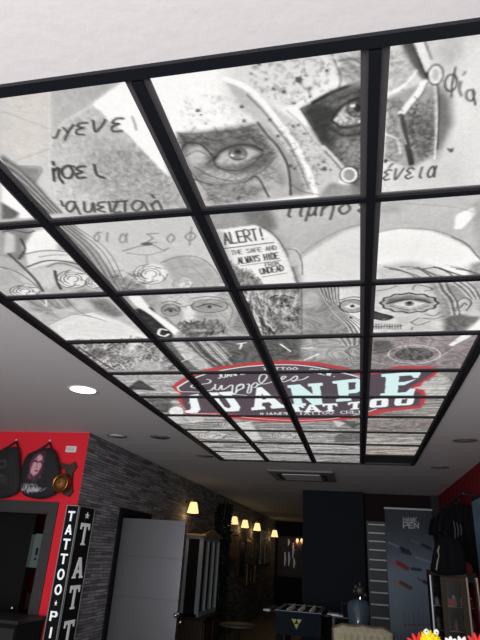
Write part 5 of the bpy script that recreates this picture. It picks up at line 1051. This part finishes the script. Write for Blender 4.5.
# goods inside
cols = [rgb(150, 145, 140), rgb(110, 40, 44), rgb(36, 38, 44), rgb(90, 80, 70), rgb(180, 180, 185), rgb(50, 60, 80)]
kinds = ['small pale bottle', 'small dark red bottle', 'small black bottle', 'small brown bottle', 'small white bottle', 'small navy bottle']
wid = P3[0]-P0[0]-.1; rows = ['top', 'second', 'third', 'bottom']
for si, z in enumerate(shz[::-1]):
    for k in range(5):
        ci = (k*2+si*3) % 6; x = ox+P0[0]+.07+k*wid/4.4; h = .09+.05*((k*7+si*3) % 4)/3; r = .022
        b = thing('ink_bottle', f'{kinds[ci]} on the {rows[si]} glass shelf of the cabinet, {["leftmost", "second from left", "in the middle", "second from right", "rightmost"][k]}', 'bottle', (x, cy+.27, z), group='bottles in the glass cabinet')
        MB().lathe([(0, 0), (r, 0), (r*1.05, .01), (r, h*.65), (r*.45, h*.8), (r*.45, h*.88), (0, h*.88)], 14).build('bottle_body', mat('bottle_%d' % ci, cols[ci], .3), b); MB().lathe([(r*.5, h*.88), (r*.5, h), (0, h)], 12).build('cap', M_black if ci != 2 else M_white, b)
# red lettered card
o = MB().box(-.05, .05, -.004, 0, 0, .075).build('red_card', mat('red_card', rgb(170, 40, 50), .5)); q = at_y(449, 588, cy+.2); o.location = (q.x, cy+.2, 1.25); tag(o, 'small red card standing on the top glass shelf', 'card')

# ------------------------------------------------------------------ clothes
def garment(t, name, pts, th, m, fold=.012, nf=7):
    """front facing -y in local space, outline in x,z; folded cloth with thickness"""
    o = smooth(pts, 5, True); vs, fs = pillow(o, th, 14); out = []
    for x, y, z in vs: out.append((x, y+fold*math.sin(x*nf*9+z*2.5)+fold*.6*math.sin(x*31-z*5), z))
    return MB().add(out, fs, True).build(name, m, t)
M_cloth = mat('black_cotton', (.007, .007, .009, 1), .95, spec=.1, bump=.3, bscale=60); M_cloth2 = mat('charcoal_cotton', (.016, .019, .022, 1), .95, spec=.1, bump=.3, bscale=60); M_rcl = mat('deep_red_cloth', rgb(110, 20, 28), .8)
# jacket over the cabinet
yj = cy+.05; c_ = at_y(446, 558, yj); t = thing('black_jacket', 'black hooded jacket hanging in front, over the display cabinet top', 'jacket', (c_.x, yj-.02, c_.z))
px = [(437, 541), (443, 537), (450, 537), (457, 541), (462, 549), (464, 562), (465, 573), (456, 575), (445, 575.5), (436, 574), (430, 570), (431, 560), (433, 549)]
garment(t, 'body', [(at_y(x, y, yj).x-c_.x, at_y(x, y, yj).z-c_.z) for x, y in px], .09, M_cloth, .006)
zp = [(438, 546), (436.5, 551), (437.5, 556), (436, 562), (435, 570)]; MB().tube([(at_y(x, y, yj).x-c_.x, -.1, at_y(x, y, yj).z-c_.z) for x, y in zp], [.006, .012, .006, .011, .009], 8).build('zip_pull', mat('grey_zip', rgb(130, 130, 122), .4, metal=.3), t)
o = garment(t, 'hanger_hook', [(-.012, .1), (.012, .1), (.012, .2), (-.012, .2)], .012, M_cloth, 0); 
# shirts on the right wall rail
t = thing('clothes_rail', 'dark metal rail on the right red wall holding black shirts', 'rail', (XR-.12, 7.6, 2.46))
MB().tube([(0, -.5, 0), (0, 1.6, 0)], .014, 10).build('rail', M_black, t)
for y in (-.4, 1.5): MB().tube([(0, y, 0), (.12, y, 0)], .012, 8).lathe([(.03, .11), (.03, .12)], 12, (0, y, 0), 'x').build('bracket', M_black, t)
SH = [(0, .12), (.07, .13), (.16, .08), (.27, .0), (.3, -.18), (.22, -.22), (.2, -.62), (0, -.64), (-.2, -.62), (-.22, -.22), (-.3, -.18), (-.27, 0), (-.16, .08), (-.07, .13)]
labs = ['nearest black shirt on the rail, hanging beside the bluish poster', 'second black shirt on the rail with grey print strokes', 'third charcoal shirt on the rail with pale print', 'fourth black shirt on the rail from the front', 'fifth charcoal shirt on the rail', 'black shirt last on the rail, at the back corner']
for k in range(6):
    y = 7.4+k*.27; t = thing('hanging_shirt', labs[k], 'shirt', (XR-.12, y, 2.26), -PI/2+.75, 'dark shirts on the wall rail')
    m_ = M_cloth if k % 2 == 0 else M_cloth2; garment(t, 'shirt_body', [(x, z-.02) for x, z in SH], .05, m_, .01)
    b = MB(); b.tube([(-.2, -.02, .02), (0, -.02, .13), (.2, -.02, .02)], .006, 6); b.tube([(0, -.02, .13), (0, -.02, .16), (.02, -.02, .18), (0, -.02, .19)], .004, 6); b.build('hanger', M_black, t)
    b = MB()
    for q in range(3+k % 2): xx_ = -.07+.045*q; b.tube([(xx_, -.066, -.1-.02*q), (xx_+.012, -.07, -.2), (xx_-.004, -.066, -.3+.02*q)], .006, 6)
    b.build('print', mat('faded_print', rgb(92, 100, 100), .8), t)
# pale poster on the right wall and red folded cloth
a = at_x(478, 500, XR); 
t = thing('framed_poster', 'bluish grey framed poster on the right wall at the photo edge', 'poster', (XR, 6.75, 1.95))
MB().box(-.03, -.001, -.42, .42, -.5, .46, .004).build('frame', M_black, t); MB().box(-.034, -.031, -.38, .38, -.46, .42).build('poster_sheet', mat('blue_grey_print', rgb(150, 185, 210), .35, var=.7, bscale=5), t)
q = at_y(466, 566, cy+.1); t = thing('red_hat', 'deep red hat with a peak lying on top of the display cabinet', 'hat', (q.x, cy+.22, zc))
MB().lathe([(.085, 0), (.088, .03), (.075, .075), (.045, .1), (0, .108)], 24).build('crown', M_rcl, t); MB().prism([(.07*math.cos(a_)*1.0, -.06-.075*math.sin(a_)) for a_ in np.linspace(0, PI, 12)], 'z', .004, .012).build('peak', M_rcl, t)

# ------------------------------------------------------------------ plush flowers on the counter in front
tz = 1.19
yt = 2.6; t = thing('front_counter', 'tall dark counter just below the photo edge carrying the bright toys', 'counter', (.42, yt, 0))
MB().box(-.4, .4, -.2, .25, .08, tz-.04, .006).build('body', M_black, t); MB().box(-.43, .43, -.23, .28, tz-.04, tz, .006).build('top', M_dwood, t); MB().box(-.36, .36, -.15, .2, 0, .08).build('plinth', M_mblack, t)
M_y = mat('yellow_plush', rgb(248, 222, 30), .8, bump=.4, bscale=80); M_rp = mat('red_plush', rgb(215, 40, 36), .8, bump=.4, bscale=80); M_wp = mat('white_plush', rgb(235, 238, 240), .7)
def spiky(mb, c, r, n, l, w_):
    c = Vector(c)
    for k in range(n):
        z = 1-2*(k+.5)/n; a_ = k*2.39996; q = math.sqrt(1-z*z); d = Vector((q*math.cos(a_), q*math.sin(a_), z)); x = d.orthogonal().normalized(); y = d.cross(x)
        base = c+d*r*.9; mb.add([base+w_*(math.cos(s)*x+math.sin(s)*y) for s in [2*PI*j/5 for j in range(5)]]+[base+d*l], [(j, (j+1) % 5, 5) for j in range(5)], False)
def toy(px, py, rad, label, body, eyes=True):
    q = at_y(px, py, yt); t = thing('plush_toy', label, 'toy', (q.x, yt, tz)); zc_ = q.z-tz-rad*1.3
    mb = MB().ball((0, 0, zc_), rad); spiky(mb, (0, 0, zc_), rad, 90, rad*.36, rad*.17); mb.build('head', body, t)
    MB().lathe([(0, 0), (rad*.8, 0), (rad*.9, rad*.5), (rad*.55, zc_-rad*.6), (0, zc_-rad*.5)], 18).build('body', body, t); return t, zc_
t, z_ = toy(428.5, 628.5, .042, 'yellow spiky plush with two white ball eyes at bottom edge', M_y)
for s, zz_ in ((-1, .0), (1, .002)):
    e = MB().ball((s*.019+.008, -.02, z_+.045+zz_), .0105, n=14).build('eye', M_wp, t); MB().ball((s*.019+.008, -.0305, z_+.046), .003, n=8).build('pupil', M_mblack, e)
def petals(px, py, label, n, m_, L0, spread=1.0, tilt=0):
    q = at_y(px, py, yt); t = thing('plush_flower', label, 'toy', (q.x, yt, tz)); zb_ = .0
    MB().lathe([(0, 0), (.03, 0), (.034, .03), (.012, .06), (.012, q.z-tz-L0), (0, q.z-tz-L0)], 12).build('stem', m_, t)
    for k in range(n):
        a_ = (k-(n-1)/2)*.5*spread+tilt; d = Vector((math.sin(a_), -.25, math.cos(a_))).normalized(); b0 = Vector((0, 0, q.z-tz-L0-.008))
        MB().tube([b0, b0+d*L0*.4, b0+d*L0*.8, b0+d*L0*1.05], [.004, .0085, .0075, .003], 10).build('petal', m_, t)
petals(418, 630, 'red fan of plush petals left of the yellow plush', 4, M_rp, .055, 1.0, -.2)
petals(476, 630, 'red plush petals at the right photo edge above white tufts', 4, M_rp, .05, 1.1, -.5)
petals(461, 633.5, 'white plush tuft left of the right hand red petals', 4, M_wp, .035, 1.4)
petals(450, 634, 'white plush tuft nearest to the yellow plush', 3, M_wp, .03, 1.4)
